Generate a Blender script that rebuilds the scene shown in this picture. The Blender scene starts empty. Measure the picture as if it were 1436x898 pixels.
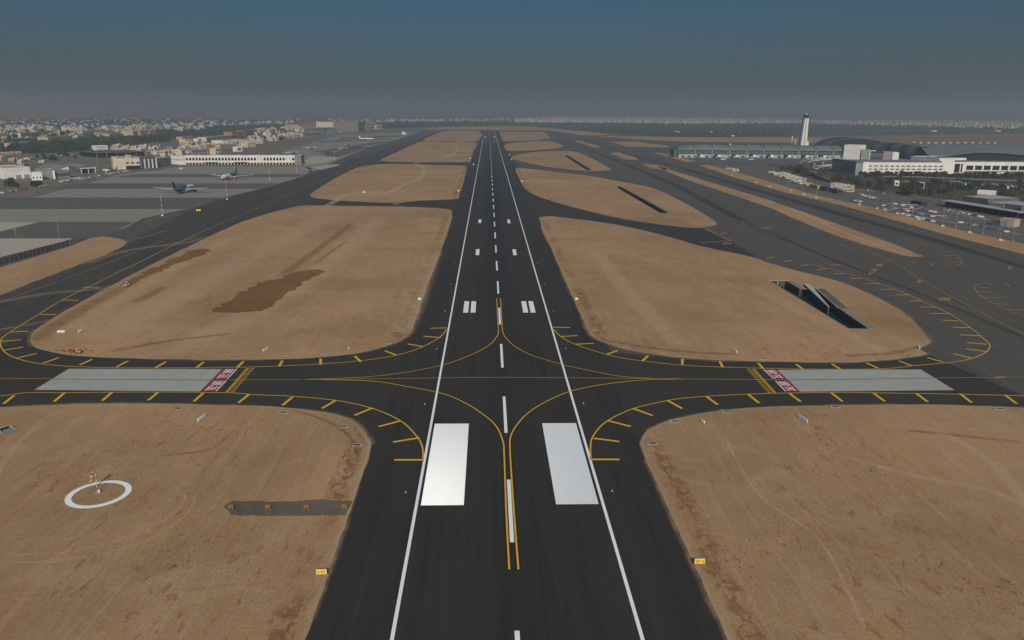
import bpy, bmesh, math, random
from mathutils import Vector, Matrix
from mathutils.geometry import tessellate_polygon
import numpy as np
R = random.Random(7)
SC = bpy.context.scene
COL = SC.collection
PI = math.pi

# ------------------------------------------------------------------ camera numbers (surveyed from the photo)
F, PIT, YAW, ROL, CH, CX = 1109.94, 0.258400, 0.0308384, 0.0071196, 90.068, -5.071
_f = np.array([math.sin(YAW)*math.cos(PIT), math.cos(YAW)*math.cos(PIT), -math.sin(PIT)])
_r0 = np.array([math.cos(YAW), -math.sin(YAW), 0.0]); _u0 = np.cross(_r0, _f)
_r = math.cos(ROL)*_r0 + math.sin(ROL)*_u0
_u = math.cos(ROL)*_u0 - math.sin(ROL)*_r0
CAM = np.array([CX, 0.0, CH])

def G(px, py, z=0.0):
    """point of the ground plane seen at a photo position"""
    d = _f*F + _r*(px-718) + _u*(449-py)
    t = (z-CH)/d[2]
    return Vector((CAM[0]+d[0]*t, CAM[1]+d[1]*t, z))
def proj(p):
    d = np.array(p)-CAM
    k = F/d.dot(_f)
    return 718+d.dot(_r)*k, 449-d.dot(_u)*k
def HT(p, ytop):
    """height a vertical at ground point p needs to reach photo row ytop"""
    lo, hi = 0.0, 260.0
    for _ in range(40):
        m = (lo+hi)/2
        if proj((p[0], p[1], m))[1] > ytop: lo = m
        else: hi = m
    return lo

# ------------------------------------------------------------------ materials
class NT:
    def __init__(s, name):
        s.m = bpy.data.materials.new(name); s.m.use_nodes = True
        s.t = s.m.node_tree; s.n = s.t.nodes; s.l = s.t.links
        s.b = s.n['Principled BSDF']; s._c = None
    def node(s, typ, **kw):
        n = s.n.new(typ)
        for k, v in kw.items(): setattr(n, k, v)
        return n
    def put(s, sock, v):
        if hasattr(v, 'is_output'): s.l.new(v, sock)
        elif isinstance(v, (tuple, list)) and len(v) == 3 and sock.type == 'RGBA': sock.default_value = (*v, 1)
        else: sock.default_value = v
    def co(s):
        if s._c is None: s._c = s.node('ShaderNodeTexCoord').outputs['Object']
        return s._c
    def geo(s):
        return s.node('ShaderNodeNewGeometry').outputs['Position']
    def mapped(s, vec, scale=(1,1,1), rot=(0,0,0), loc=(0,0,0)):
        n = s.node('ShaderNodeMapping'); s.put(n.inputs['Vector'], vec)
        n.inputs['Scale'].default_value = scale; n.inputs['Rotation'].default_value = rot; n.inputs['Location'].default_value = loc
        return n.outputs[0]
    def noise(s, vec, scale, detail=3, rough=.55, dist=0):
        n = s.node('ShaderNodeTexNoise'); s.put(n.inputs['Vector'], vec)
        n.inputs['Scale'].default_value = scale; n.inputs['Detail'].default_value = detail
        n.inputs['Roughness'].default_value = rough; n.inputs['Distortion'].default_value = dist
        return n.outputs['Fac']
    def ramp(s, fac, *stops):
        n = s.node('ShaderNodeValToRGB'); s.put(n.inputs[0], fac); e = n.color_ramp.elements
        for i, (p, c) in enumerate(stops):
            el = e[i] if i < 2 else e.new(p)
            el.position = p
            if not isinstance(c, (tuple, list)): c = (c, c, c)
            el.color = (*c, 1)
        return n.outputs[0]
    def mix(s, fac, a, b, mode='MIX'):
        n = s.node('ShaderNodeMix', data_type='RGBA', blend_type=mode); n.clamp_factor = True
        s.put(n.inputs[0], fac); s.put(n.inputs[6], a); s.put(n.inputs[7], b)
        return n.outputs[2]
    def math(s, op, a, b=0.0, clamp=False):
        n = s.node('ShaderNodeMath', operation=op); n.use_clamp = clamp
        s.put(n.inputs[0], a); s.put(n.inputs[1], b); return n.outputs[0]
    def sep(s, vec):
        n = s.node('ShaderNodeSeparateXYZ'); s.put(n.inputs[0], vec); return n.outputs
    def rng(s, v, a, b, c=0.0, d=1.0):
        n = s.node('ShaderNodeMapRange', interpolation_type='SMOOTHSTEP'); s.put(n.inputs[0], v)
        for i, q in enumerate((a, b, c, d)): n.inputs[i+1].default_value = q
        return n.outputs[0]
    def bump(s, h, strength=.3, dist=.1):
        n = s.node('ShaderNodeBump'); n.inputs['Strength'].default_value = strength; n.inputs['Distance'].default_value = dist
        s.put(n.inputs['Height'], h); s.l.new(n.outputs[0], s.b.inputs['Normal'])
    def done(s, col, rough=.85, spec=.25, metal=0.0):
        s.put(s.b.inputs['Base Color'], col); s.put(s.b.inputs['Roughness'], rough)
        s.b.inputs['Specular IOR Level'].default_value = spec; s.b.inputs['Metallic'].default_value = metal
        return s.m
def MULT(c, k): return tuple(x*k for x in c)
def paint(name, c, rough=.7, var=.12, scale=.6, spec=.25, metal=0.0):
    """a plain finish with blotchy weathering"""
    n = NT(name); f = n.noise(n.co(), scale, 4)
    return n.done(n.mix(n.ramp(f, (.3, 0.0), (.7, 1.0)), MULT(c, 1-var), MULT(c, 1+var)), rough, spec, metal)
M = {}

def sand(name, base, dark, pale, edge=False, ang=.6, streak=.5):
    n = NT(name); p = n.geo()
    warp = n.noise(p, .012, 3, .6)
    big = n.noise(p, .011, 5, .6, .6)
    col = n.mix(n.ramp(big, (.33, 0.0), (.68, 1.0)), MULT(base, .78), MULT(base, 1.16))
    mid = n.noise(p, .045, 6, .65, .9)
    col = n.mix(n.math('MULTIPLY', n.ramp(mid, (.50, 0.0), (.68, 1.0)), .6), col, pale)
    mid2 = n.noise(n.mapped(p, (1, .55, 1), (0, 0, .3), (37, 11, 0)), .085, 6, .68, .6)
    col = n.mix(n.math('MULTIPLY', n.ramp(mid2, (.53, 0.0), (.68, 1.0)), .25), col, MULT(dark, 1.5))
    # grader passes: long soft streaks, mostly along the runway
    st = n.noise(n.mapped(p, (.34, .016, 1), (0, 0, ang*.35)), 1.0, 5, .68, .5)
    col = n.mix(n.math('MULTIPLY', n.ramp(st, (.47, 0.0), (.66, 1.0)), streak*.7), col, MULT(base, .76))
    st2 = n.noise(n.mapped(p, (.55, .017, 1), (0, 0, -ang*.9)), 1.0, 4, .6, .8)
    col = n.mix(n.math('MULTIPLY', n.ramp(st2, (.54, 0.0), (.68, 1.0)), streak*.6), col, MULT(pale, 1.08))
    # reddish clods where the crust is broken
    bl = n.noise(n.mapped(p, (.42, .13, 1), (0, 0, ang*.6)), 1.0, 9, .76, .6)
    gate = n.ramp(n.noise(p, .018, 3, .5), (.42, 0.0), (.58, 1.0))
    col = n.mix(n.math('MULTIPLY', n.math('MULTIPLY', n.ramp(bl, (.56, 0.0), (.61, 1.0)), gate), .58), col, dark)
    bl2 = n.noise(n.mapped(p, (.75, .4, 1), (0, 0, ang)), 1.0, 7, .72, .4)
    g2 = n.ramp(n.noise(n.mapped(p, (1, 1, 1), (0, 0, 0), (91, 40, 0)), .03, 3, .5), (.5, 0.0), (.66, 1.0))
    col = n.mix(n.math('MULTIPLY', n.math('MULTIPLY', n.ramp(bl2, (.56, 0.0), (.62, 1.0)), g2), .7), col, MULT(dark, .8))
    if edge:     # spoil thrown up beside the runway shoulder
        x = n.sep(p)[0]; ax = n.math('ABSOLUTE', x)
        ax = n.math('ADD', ax, n.math('MULTIPLY', n.math('SUBTRACT', n.noise(p, .13, 5, .6), .5), 7.0))
        band = n.math('MULTIPLY', n.rng(ax, 38.8, 40.6), n.rng(ax, 45.5, 42.5))
        cl = n.math('MULTIPLY', n.ramp(n.noise(n.mapped(p, (.5, .3, 1)), 1.0, 8, .75, .4), (.44, 0.0), (.54, 1.0)), n.ramp(n.noise(p, .03, 2), (.36, 0.0), (.52, 1.0)))
        col = n.mix(n.math('MULTIPLY', n.math('MULTIPLY', band, cl), .72), col, MULT(dark, .85))
    fine = n.noise(p, 1.7, 4, .7)
    col = n.mix(n.ramp(fine, (.25, 0.0), (.75, 1.0)), n.mix(1.0, col, (.76, .76, .76), 'MULTIPLY'), n.mix(1.0, col, (1.22, 1.22, 1.22), 'MULTIPLY'))
    n.bump(n.math('ADD', n.math('MULTIPLY', st, .6), n.math('ADD', n.math('MULTIPLY', fine, .25), n.math('MULTIPLY', mid, .8))), .55, .35)
    return n.done(col, .95, .1)
SB = (.343, .213, .107)
HAZE_C, HAZE_D, HAZE_G = (.76, .83, .83, 1), 2.1e-4, .40
M['sand'] = sand('sand_infield', SB, (.19, .078, .022), (.405, .270, .155), True)
M['sand_far'] = sand('sand_far', MULT(SB, 1.02), (.18, .09, .038), (.385, .262, .152), False, .2, .35)
M['ground'] = sand('dusty_ground', (.19, .135, .088), (.10, .065, .038), (.25, .19, .13), False, 1.2, .4)
M['townground'] = sand('town_ground', (.155, .132, .10), (.07, .058, .045), (.24, .20, .15), False, 1.2, .4)
M['soil'] = sand('spread_soil', (.195, .098, .036), (.14, .065, .022), (.25, .135, .058), False, 1.0, .6)
M['gravel'] = sand('grey_gravel', (.118, .100, .074), (.07, .055, .04), (.19, .145, .10), False, .1, .5)
M['hill'] = sand('bare_hill', (.22, .15, .10), (.12, .08, .05), (.26, .19, .13), False, .4, .5)
M['scrubland'] = sand('scrubland', (.060, .060, .040), (.03, .035, .022), (.11, .095, .065), False, .1, .5)

def asphalt(name, base, streak_axis=1, tyre=False, var=.22, patch=0.0, ang=0.0, lane=.25):
    n = NT(name); p = n.geo()
    sc = (.5, .012, 1) if streak_axis == 1 else (.012, .5, 1)
    st = n.noise(n.mapped(p, sc, (0, 0, ang)), 1.0, 5, .7)
    col = n.mix(n.ramp(st, (.28, 0.0), (.72, 1.0)), MULT(base, 1-var), MULT(base, 1+var))
    sc2 = (.13, .004, 1) if streak_axis == 1 else (.004, .13, 1)
    ln = n.noise(n.mapped(p, sc2, (0, 0, ang)), 1.0, 2, .5)
    col = n.mix(n.math('MULTIPLY', n.ramp(ln, (.5, 0.0), (.56, 1.0)), lane), col, MULT(base, 1.28))
    big = n.noise(p, .02, 5, .6)
    col = n.mix(n.math('MULTIPLY', n.ramp(big, (.4, 0.0), (.7, 1.0)), .35), col, tuple(a*1.25+b for a, b in zip(base, (.004, .003, .001))))
    if patch:
        du = n.noise(n.mapped(p, (.03, .008, 1), (0, 0, ang+.3)), 1.0, 6, .65, 1.0)
        col = n.mix(n.math('MULTIPLY', n.ramp(du, (.52, 0.0), (.72, 1.0)), patch), col, (.12, .10, .08))
    if tyre:     # rubber laid down along the middle, heaviest towards the far touchdown zone
        s = n.sep(p); ax = n.math('ABSOLUTE', s[0])
        lane_w = n.math('ADD', ax, n.math('MULTIPLY', n.math('SUBTRACT', n.noise(n.mapped(p, (.2, .006, 1)), 1.0, 4), .5), 7.0))
        k = n.math('MULTIPLY', n.rng(lane_w, 11, 3), n.rng(s[1], 250, 1100, .25, .8))
        col = n.mix(n.math('MULTIPLY', k, .75), col, (.010, .010, .011))
    fine = n.noise(p, 2.6, 3, .7)
    col = n.mix(n.ramp(fine, (.3, 0.0), (.7, 1.0)), n.mix(1.0, col, (.86, .86, .86), 'MULTIPLY'), n.mix(1.0, col, (1.14, 1.14, 1.14), 'MULTIPLY'))
    n.bump(fine, .25, .03)
    return n.done(col, .9, .18)
M['runway'] = asphalt('runway_asphalt', (.0290, .0262, .0232), 1, True, .3, lane=.4)
M['taxi_new'] = asphalt('new_taxiway_asphalt', (.0335, .0302, .0262), 0, False)
M['taxi_old'] = asphalt('worn_taxiway_asphalt', (.071, .0655, .056), 1, False, .3, .26, .85)
M['taxi_mid'] = asphalt('mid_taxiway_asphalt', (.047, .0425, .036), 1, False, .25, .3, -.8)
M['apron_dark'] = asphalt('apron_asphalt', (.094, .086, .074), 0, False, .15, .15)
M['road'] = asphalt('road_asphalt', (.085, .083, .078), 0, False, .15, .15, .5)
M['carpark'] = asphalt('car_park_asphalt', (.105, .092, .076), 0, False, .28, .5, .4)
M['wear'] = asphalt('tyre_darkened_asphalt', (.036, .033, .029), 1, False, .2, 0, .85)

def concrete(name, base, slab=6.0, var=.1, seam=.75):
    n = NT(name); p = n.geo()
    f = n.noise(p, .25, 6, .65)
    col = n.mix(n.ramp(f, (.3, 0.0), (.7, 1.0)), MULT(base, 1-var), MULT(base, 1+var))
    st = n.noise(n.mapped(p, (.03, .3, 1)), 1.0, 4, .6)
    col = n.mix(n.math('MULTIPLY', n.ramp(st, (.5, 0.0), (.7, 1.0)), .35), col, MULT(base, .8))
    if slab:
        s = n.sep(p)
        for ax in (0, 1):
            fr = n.math('FRACT', n.math('DIVIDE', s[ax], slab))
            d = n.math('ABSOLUTE', n.math('SUBTRACT', fr, .5))
            col = n.mix(n.math('MULTIPLY', n.rng(d, .488, .496), 1-seam), col, MULT(base, .35))
    return n.done(col, .9, .15)
M['apron'] = concrete('apron_concrete', (.225, .206, .168), 7.5, .12)
M['apron_pale'] = concrete('pale_apron_concrete', (.36, .325, .245), 7.5, .1)
M['pad'] = concrete('runway_entry_concrete', (.315, .325, .295), 4.75, .09, .7)
M['pit'] = concrete('pit_concrete', (.26, .245, .21), 0, .15)
M['chan'] = concrete('channel_concrete', (.21, .185, .145), 0, .15)
M['chan_shade'] = concrete('shade_toned_channel_wall', (.060, .056, .046), 0, .3)  # channel concrete with the shade of its walls put into the colour
M['deck'] = concrete('flyover_concrete', (.36, .345, .31), 0, .12)

def road_paint(name, c, wear=.25, glint=0, rib=0.0):
    n = NT(name); p = n.geo()
    w = n.noise(n.mapped(p, (1.3, .12, 1)), 1.0, 6, .75)
    col = n.mix(n.math('MULTIPLY', n.ramp(w, (.52, 0.0), (.75, 1.0)), wear), c, MULT(c, .55))
    if rib:
        s = n.sep(p); fr = n.math('FRACT', n.math('DIVIDE', n.math('ADD', s[0], n.math('MULTIPLY', n.noise(n.mapped(p, (1, .1, 1)), .9, 4), 1.1)), .52))
        col = n.mix(n.math('MULTIPLY', n.rng(n.math('ABSOLUTE', n.math('SUBTRACT', fr, .5)), .36, .5), rib), col, MULT(c, .62))
    n.done(col, .6, .3)
    if glint:    # retroreflective glare put into the paint: gloss normal fixed at the sun
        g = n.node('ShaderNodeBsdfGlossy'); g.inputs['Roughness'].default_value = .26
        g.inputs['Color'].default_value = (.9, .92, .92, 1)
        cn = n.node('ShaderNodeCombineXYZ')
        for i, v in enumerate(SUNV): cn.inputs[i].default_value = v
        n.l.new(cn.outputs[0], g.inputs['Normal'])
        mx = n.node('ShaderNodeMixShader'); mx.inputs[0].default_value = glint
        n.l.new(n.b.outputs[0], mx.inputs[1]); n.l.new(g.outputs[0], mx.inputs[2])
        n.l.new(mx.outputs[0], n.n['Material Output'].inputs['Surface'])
    return n.m
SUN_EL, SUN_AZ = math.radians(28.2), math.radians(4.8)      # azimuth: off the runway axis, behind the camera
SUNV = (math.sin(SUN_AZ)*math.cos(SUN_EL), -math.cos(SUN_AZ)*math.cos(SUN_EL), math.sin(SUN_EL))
M['white_line'] = road_paint('white_runway_paint', (.76, .78, .77), .3)
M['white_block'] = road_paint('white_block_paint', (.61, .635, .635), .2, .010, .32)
M['yellow_line'] = road_paint('yellow_taxiway_paint', (.66, .365, .014), .25)
M['yellow_dim'] = road_paint('worn_yellow_paint', (.42, .25, .06), .5)
M['red_paint'] = road_paint('red_marking_paint', (.24, .026, .040), .25)
M['pink_paint'] = road_paint('worn_red_paint', (.25, .085, .085), .5)
M['black_paint'] = road_paint('black_border_paint', (.010, .010, .010), .1)
M['dust'] = asphalt('dusty_asphalt', (.088, .080, .068), 0, False, .3, .5, .3)
M['rim'] = sand('compacted_rim', (.345, .235, .138), (.26, .16, .08), (.38, .28, .17), False, .3, .2)

M['white'] = paint('white_render', (.62, .60, .55), .8, .1, .08)
M['cream'] = paint('cream_render', (.49, .42, .31), .85, .12, .06)
M['tan'] = paint('tan_render', (.42, .31, .19), .85, .12, .05)
M['pinkw'] = paint('pinkish_render', (.40, .29, .205), .85, .14, .06)
M['greyw'] = paint('grey_cladding', (.21, .21, .21), .7, .12, .1)
M['dkgrey'] = paint('dark_grey_cladding', (.085, .09, .095), .6, .15, .1)
M['roofgrey'] = paint('grey_sheet_roof', (.165, .165, .16), .6, .15, .05)
M['roofpale'] = paint('pale_sheet_roof', (.33, .33, .31), .6, .15, .05)
def seamed(name, c, period):
    n = NT(name); x = n.sep(n.co())[0]; fr = n.math('FRACT', n.math('DIVIDE', x, period))
    k = n.rng(n.math('ABSOLUTE', n.math('SUBTRACT', fr, .5)), .40, .47)
    f = n.noise(n.co(), .03, 4); col = n.mix(n.ramp(f, (.3, 0.0), (.7, 1.0)), MULT(c, .88), MULT(c, 1.12))
    return n.done(n.mix(n.math('MULTIPLY', k, .45), col, MULT(c, .45)), .62, .25)
M['vault'] = seamed('metal_vault_roof', (.125, .132, .130), 6.0)
M['glass'] = paint('dark_window_glass', (.012, .016, .020), .35, .3, .3, .15)
M['blueglass'] = paint('blue_grey_glass', (.045, .075, .085), .15, .3, .2, .5)
M['darkvoid'] = paint('dark_opening', (.012, .012, .012), .9, .2)
M['black'] = paint('black_rubber', (.012, .012, .012), .8, .2)
M['steel'] = paint('galvanised_steel', (.36, .37, .37), .45, .15, .8, .5, .5)
M['palepole'] = paint('pale_painted_pole', (.50, .50, .48), .5, .1)
M['red'] = paint('red_paint', (.42, .045, .028), .55, .15)
M['brickred'] = paint('red_brown_brick', (.34, .145, .075), .85, .15, .1)
M['sockred'] = paint('faded_red_cloth', (.30, .07, .045), .9, .2, 2); M['sockpale'] = paint('dusty_pale_cloth', (.42, .36, .31), .9, .15, 2)
M['housewhite'] = paint('dusty_white_walls', (.46, .43, .37), .85, .15, .1)
M['orange'] = paint('orange_paint', (.34, .115, .018), .6, .25, 2)
M['yellow'] = paint('yellow_sign_panel', (.74, .45, .015), .5, .06, 2)
M['yellowm'] = paint('yellow_machine_paint', (.30, .21, .05), .6, .25, 1)
M['greenm'] = paint('green_panel', (.16, .34, .04), .6, .1)
M['airwhite'] = paint('white_aircraft_paint', (.62, .64, .65), .3, .05, .2, .5)
M['airgrey'] = paint('grey_aircraft_paint', (.27, .28, .28), .5, .1, .2, .4)
M['teal'] = paint('teal_aircraft_paint', (.012, .085, .11), .35, .2, .2, .5)
M['navy'] = paint('navy_aircraft_paint', (.012, .024, .05), .35, .2, .2, .5)
M['bluebox'] = paint('blue_panel', (.05, .10, .20), .6, .15)
M['signwhite'] = paint('white_sign_panel', (.62, .62, .60), .6, .08, 2)
M['trunk'] = paint('bark', (.09, .065, .045), .9, .2, 2)
M['water'] = paint('still_water', (.010, .028, .035), .12, .2, .3, .5)
def leaf(name, a, b):
    n = NT(name); f = n.noise(n.geo(), .45, 3, .6)
    oi = n.node('ShaderNodeObjectInfo').outputs['Random']
    c = n.mix(n.ramp(f, (.35, 0.0), (.65, 1.0)), a, b)
    c = n.mix(n.math('MULTIPLY', oi, .55), c, tuple(x*.55 for x in b))
    return n.done(c, .9, .1)
M['leaf'] = leaf('dark_foliage', (.026, .034, .018), (.062, .068, .032))
M['leaf_dry'] = leaf('dry_foliage', (.042, .040, .020), (.085, .074, .036))
M['leaf_far'] = leaf('far_foliage', (.020, .030, .020), (.042, .052, .034))
def walltone(name, a, b, cells):
    """a town whose walls differ from house to house"""
    n = NT(name)
    v = n.node('ShaderNodeTexVoronoi'); n.put(v.inputs['Vector'], n.mapped(n.geo(), (cells, cells, .001))); v.inputs['Scale'].default_value = 1
    w = n.node('ShaderNodeTexWhiteNoise'); n.put(w.inputs['Vector'], v.outputs['Position'])
    return n.done(n.mix(w.outputs['Value'], a, b), .85, .15)
M['city'] = walltone('far_city_walls', (.27, .22, .165), (.56, .50, .41), .05)

def striped(name, a, b, period):
    n = NT(name); z = n.sep(n.co())[2]
    fr = n.math('FRACT', n.math('DIVIDE', z, period))
    return n.done(n.mix(n.math('GREATER_THAN', fr, .5), a, b), .6, .3)
M['redwhite'] = striped('red_and_white_bands', (.62, .62, .60), (.42, .03, .025), 4.2)
M['redwhite_small'] = striped('red_and_white_short_bands', (.62, .62, .60), (.42, .03, .025), 1.6)

# ------------------------------------------------------------------ mesh helpers
class MB:
    def __init__(s): s.v = []; s.f = []; s.mi = []
    def add(s, vs, fs, mi=0):
        o = len(s.v); s.v += [tuple(v) for v in vs]
        s.f += [tuple(i+o for i in f) for f in fs]; s.mi += [mi]*len(fs); return s
    def box(s, x0, x1, y0, y1, z0, z1, mi=0, M4=None):
        vs = [Vector((x, y, z)) for z in (z0, z1) for x, y in ((x0, y0), (x1, y0), (x1, y1), (x0, y1))]
        if M4: vs = [M4 @ v for v in vs]
        return s.add(vs, [(3, 2, 1, 0), (4, 5, 6, 7), (0, 1, 5, 4), (1, 2, 6, 5), (2, 3, 7, 6), (3, 0, 4, 7)], mi)
    def cyl(s, a, b, ra, rb=None, n=10, mi=0, cap=True):
        a, b = Vector(a), Vector(b); rb = ra if rb is None else rb
        d = (b-a).normalized(); u = d.orthogonal().normalized(); w = d.cross(u)
        vs = [a+(u*math.cos(t)+w*math.sin(t))*ra for t in (2*PI*i/n for i in range(n))]
        vs += [b+(u*math.cos(t)+w*math.sin(t))*rb for t in (2*PI*i/n for i in range(n))]
        fs = [(i, (i+1) % n, n+(i+1) % n, n+i) for i in range(n)]
        if cap: fs += [tuple(range(n-1, -1, -1)), tuple(range(n, 2*n))]
        return s.add(vs, fs, mi)
    def rings(s, rings, mi=0, cap=True):
        n = len(rings[0]); vs = [v for r in rings for v in r]; fs = []
        for k in range(len(rings)-1):
            fs += [(k*n+i, k*n+(i+1) % n, (k+1)*n+(i+1) % n, (k+1)*n+i) for i in range(n)]
        if cap: fs += [tuple(range(n-1, -1, -1)), tuple(range((len(rings)-1)*n, len(rings)*n))]
        return s.add(vs, fs, mi)
    def prism(s, poly, vec, mi=0):
        """polygon (list of 3d points) extruded by vec"""
        n = len(poly); vec = Vector(vec)
        vs = [Vector(p) for p in poly]+[Vector(p)+vec for p in poly]
        return s.add(vs, [tuple(range(n-1, -1, -1)), tuple(range(n, 2*n))]+[(i, (i+1) % n, n+(i+1) % n, n+i) for i in range(n)], mi)
    def mesh(s, name, mats):
        me = bpy.data.meshes.new(name); me.from_pydata(s.v, [], s.f)
        for m in (mats if isinstance(mats, (list, tuple)) else [mats]): me.materials.append(m)
        for p, i in zip(me.polygons, s.mi): p.material_index = i
        bm = bmesh.new(); bm.from_mesh(me); bmesh.ops.recalc_face_normals(bm, faces=bm.faces); bm.to_mesh(me); bm.free()
        return me
    def obj(s, name, mats, parent=None, smooth=False):
        me = s.mesh(name, mats)
        if smooth:
            for p in me.polygons: p.use_smooth = True
        return link(name, me, parent)
def link(name, data, parent=None):
    o = bpy.data.objects.new(name, data); COL.objects.link(o)
    if parent: o.parent = parent
    return o
def tag(o, label, cat, group=None, kind=None):
    if label: o['label'] = label
    if cat: o['category'] = cat
    if group: o['group'] = group
    if kind: o['kind'] = kind
    return o
def thing(name, label, cat, loc=(0, 0, 0), rz=0.0, group=None):
    o = link(name, None); o.location = loc; o.rotation_euler = (0, 0, rz)
    o.empty_display_size = .5
    return tag(o, label, cat, group)
def struct(o, kind='structure'): o['kind'] = kind; return o
def kids(o): return list(o.children)
def dup(o, loc, rz=0.0, label=None, scale=None, parent=None):
    c = o.copy(); COL.objects.link(c)
    if parent: c.parent = parent
    else:
        c.location = loc; c.rotation_euler = (0, 0, rz)
        if scale: c.scale = scale
        if label: c['label'] = label
    for ch in kids(o): dup(ch, None, parent=c)
    return c

def smooth_poly(pts, closed, sub=4):
    """Catmull-Rom through the points"""
    if sub <= 1: return pts
    n = len(pts); out = []
    for i in range(n if closed else n-1):
        if closed: a, b, c, d = pts[i-1], pts[i], pts[(i+1) % n], pts[(i+2) % n]
        else: a, b, c, d = pts[max(i-1, 0)], pts[i], pts[i+1], pts[min(i+2, n-1)]
        for k in range(sub):
            t = k/sub
            out.append(.5*((2*b)+(c-a)*t+(2*a-5*b+4*c-d)*t*t+(3*b-a-3*c+d)*t*t*t))
    if not closed: out.append(pts[-1])
    return out
def sheet(name, loops, z, mat, kind='structure', jitter=0.0):
    """flat sheet from an outline and holes (ground points)"""
    vs = [[Vector((p[0], p[1], z)) for p in lp] for lp in loops]
    if jitter:
        vs[0] = [v+Vector((R.uniform(-jitter, jitter), R.uniform(-jitter, jitter), 0)) for v in vs[0]]
    tris = tessellate_polygon(vs); flat = [v for lp in vs for v in lp]
    me = bpy.data.meshes.new(name)
    fs = []
    for t in tris:
        a, b, c = (flat[i] for i in t)
        fs.append(t if (b-a).cross(c-a).z > 0 else tuple(reversed(t)))
    me.from_pydata([tuple(v) for v in flat], [], fs); me.materials.append(mat)
    o = link(name, me)
    if kind: o['kind'] = kind
    return o
def P(pts): return [G(*p) for p in pts]
def ribbon(mb, pts, w, z, mi=0, sub=5, closed=False):
    pts = smooth_poly([Vector((p[0], p[1], 0)) for p in pts], closed, sub)
    L, Rr = [], []
    for i, p in enumerate(pts):
        d = (pts[min(i+1, len(pts)-1)]-pts[max(i-1, 0)]); d.z = 0
        d.normalize(); q = Vector((-d.y, d.x, 0))*w/2
        L.append((p+q).to_tuple()[:2]+(z,)); Rr.append((p-q).to_tuple()[:2]+(z,))
    n = len(pts)
    mb.add(L+Rr, [(i, i+1, n+i+1, n+i) for i in range(n-1)], mi)
def up(mesh_obj):
    """all faces of a flat marking look up"""
    bm = bmesh.new(); bm.from_mesh(mesh_obj.data)
    for f in bm.faces:
        f.normal_update()
        if f.normal.z < 0: f.normal_flip()
    bm.to_mesh(mesh_obj.data); bm.free(); return mesh_obj
def text_mesh(body, size, mat, align='CENTER', extrude=0.0):
    cu = bpy.data.curves.new('lettering', 'FONT'); cu.body = body; cu.size = size
    cu.align_x = align; cu.align_y = 'CENTER'; cu.extrude = extrude
    o = bpy.data.objects.new('lettering', cu); COL.objects.link(o)
    me = bpy.data.meshes.new_from_object(o)
    bpy.data.objects.remove(o); bpy.data.curves.remove(cu)
    me.name = 'lettering'; me.materials.clear(); me.materials.append(mat)
    return me

# ------------------------------------------------------------------ world, sun, camera
w = bpy.data.worlds.new('World'); SC.world = w; w.use_nodes = True
nt = w.node_tree; bg = nt.nodes['Background']
sky = nt.nodes.new('ShaderNodeTexSky'); sky.sky_type = 'NISHITA'; sky.sun_disc = False
sky.sun_elevation = SUN_EL; sky.sun_rotation = PI-SUN_AZ
sky.altitude = 0; sky.air_density = 1.0; sky.dust_density = 2.0; sky.ozone_density = 2.0
tc = nt.nodes.new('ShaderNodeTexCoord'); sx = nt.nodes.new('ShaderNodeSeparateXYZ')
nt.links.new(tc.outputs['Generated'], sx.inputs[0])
rp = nt.nodes.new('ShaderNodeValToRGB'); nt.links.new(sx.outputs[2], rp.inputs[0])
SKY = ((0.0, (.082, .110, .127)), (.03, (.081, .114, .138)), (.075, (.072, .117, .152)), (.125, (.060, .115, .160)), (.30, (.20, .25, .30)), (.8, (.62, .62, .62)))
for i, (p, c) in enumerate(SKY):
    e = rp.color_ramp.elements[i] if i < 2 else rp.color_ramp.elements.new(p)
    e.position = p; e.color = (*c, 1)
mxw = nt.nodes.new('ShaderNodeMix'); mxw.data_type = 'RGBA'; mxw.blend_type = 'MULTIPLY'; mxw.inputs[0].default_value = 1
nt.links.new(sky.outputs[0], mxw.inputs[6]); nt.links.new(rp.outputs[0], mxw.inputs[7])
nt.links.new(mxw.outputs[2], bg.inputs[0]); bg.inputs[1].default_value = .15
sl = bpy.data.lights.new('sun', 'SUN'); sl.energy = 3.4; sl.angle = math.radians(.55); sl.color = (1.0, .93, .82)
so = link('sun', sl); so.location = (200, -500, 400)
so.rotation_euler = Vector(SUNV).to_track_quat('Z', 'Y').to_euler()
cd = bpy.data.cameras.new('camera'); co = link('camera', cd); SC.camera = co
cd.sensor_fit = 'HORIZONTAL'; cd.sensor_width = 36; cd.lens = F/1436*36; cd.clip_start = .5; cd.clip_end = 90000
m4 = Matrix.Identity(4)
for i in range(3): m4[i][0], m4[i][1], m4[i][2], m4[i][3] = _r[i], _u[i], -_f[i], CAM[i]
co.matrix_world = m4
vs = SC.view_settings; vs.view_transform = 'Standard'; vs.look = 'None'; vs.gamma = 1; vs.exposure = 0.22
SC.cycles.use_denoising = True; SC.cycles.max_bounces = 5; SC.cycles.diffuse_bounces = 2; SC.cycles.glossy_bounces = 2
SC.cycles.transparent_max_bounces = 8; SC.cycles.volume_bounces = 0

# ------------------------------------------------------------------ drainage channels (holes cut through every sheet)
def chan_quad(a, b, c, d): return [G(*a), G(*b), G(*c), G(*d)]
def P0(pts): return [G(*p) for p in pts]
HOLES = [P0([(1081, 394.7), (1101.8, 394.7), (1122, 406.4), (1131, 401.8), (1144, 405.6), (1175, 433), (1216, 461.5), (1190.3, 460.8)]),
         chan_quad((862, 261.3), (868, 261.3), (937, 299), (926, 299)),
         chan_quad((790, 217.7), (794.5, 217.7), (829.5, 239), (823, 239))]
HOLES = [[Vector((p.x, p.y, 0)) for p in h] for h in HOLES]

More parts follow.
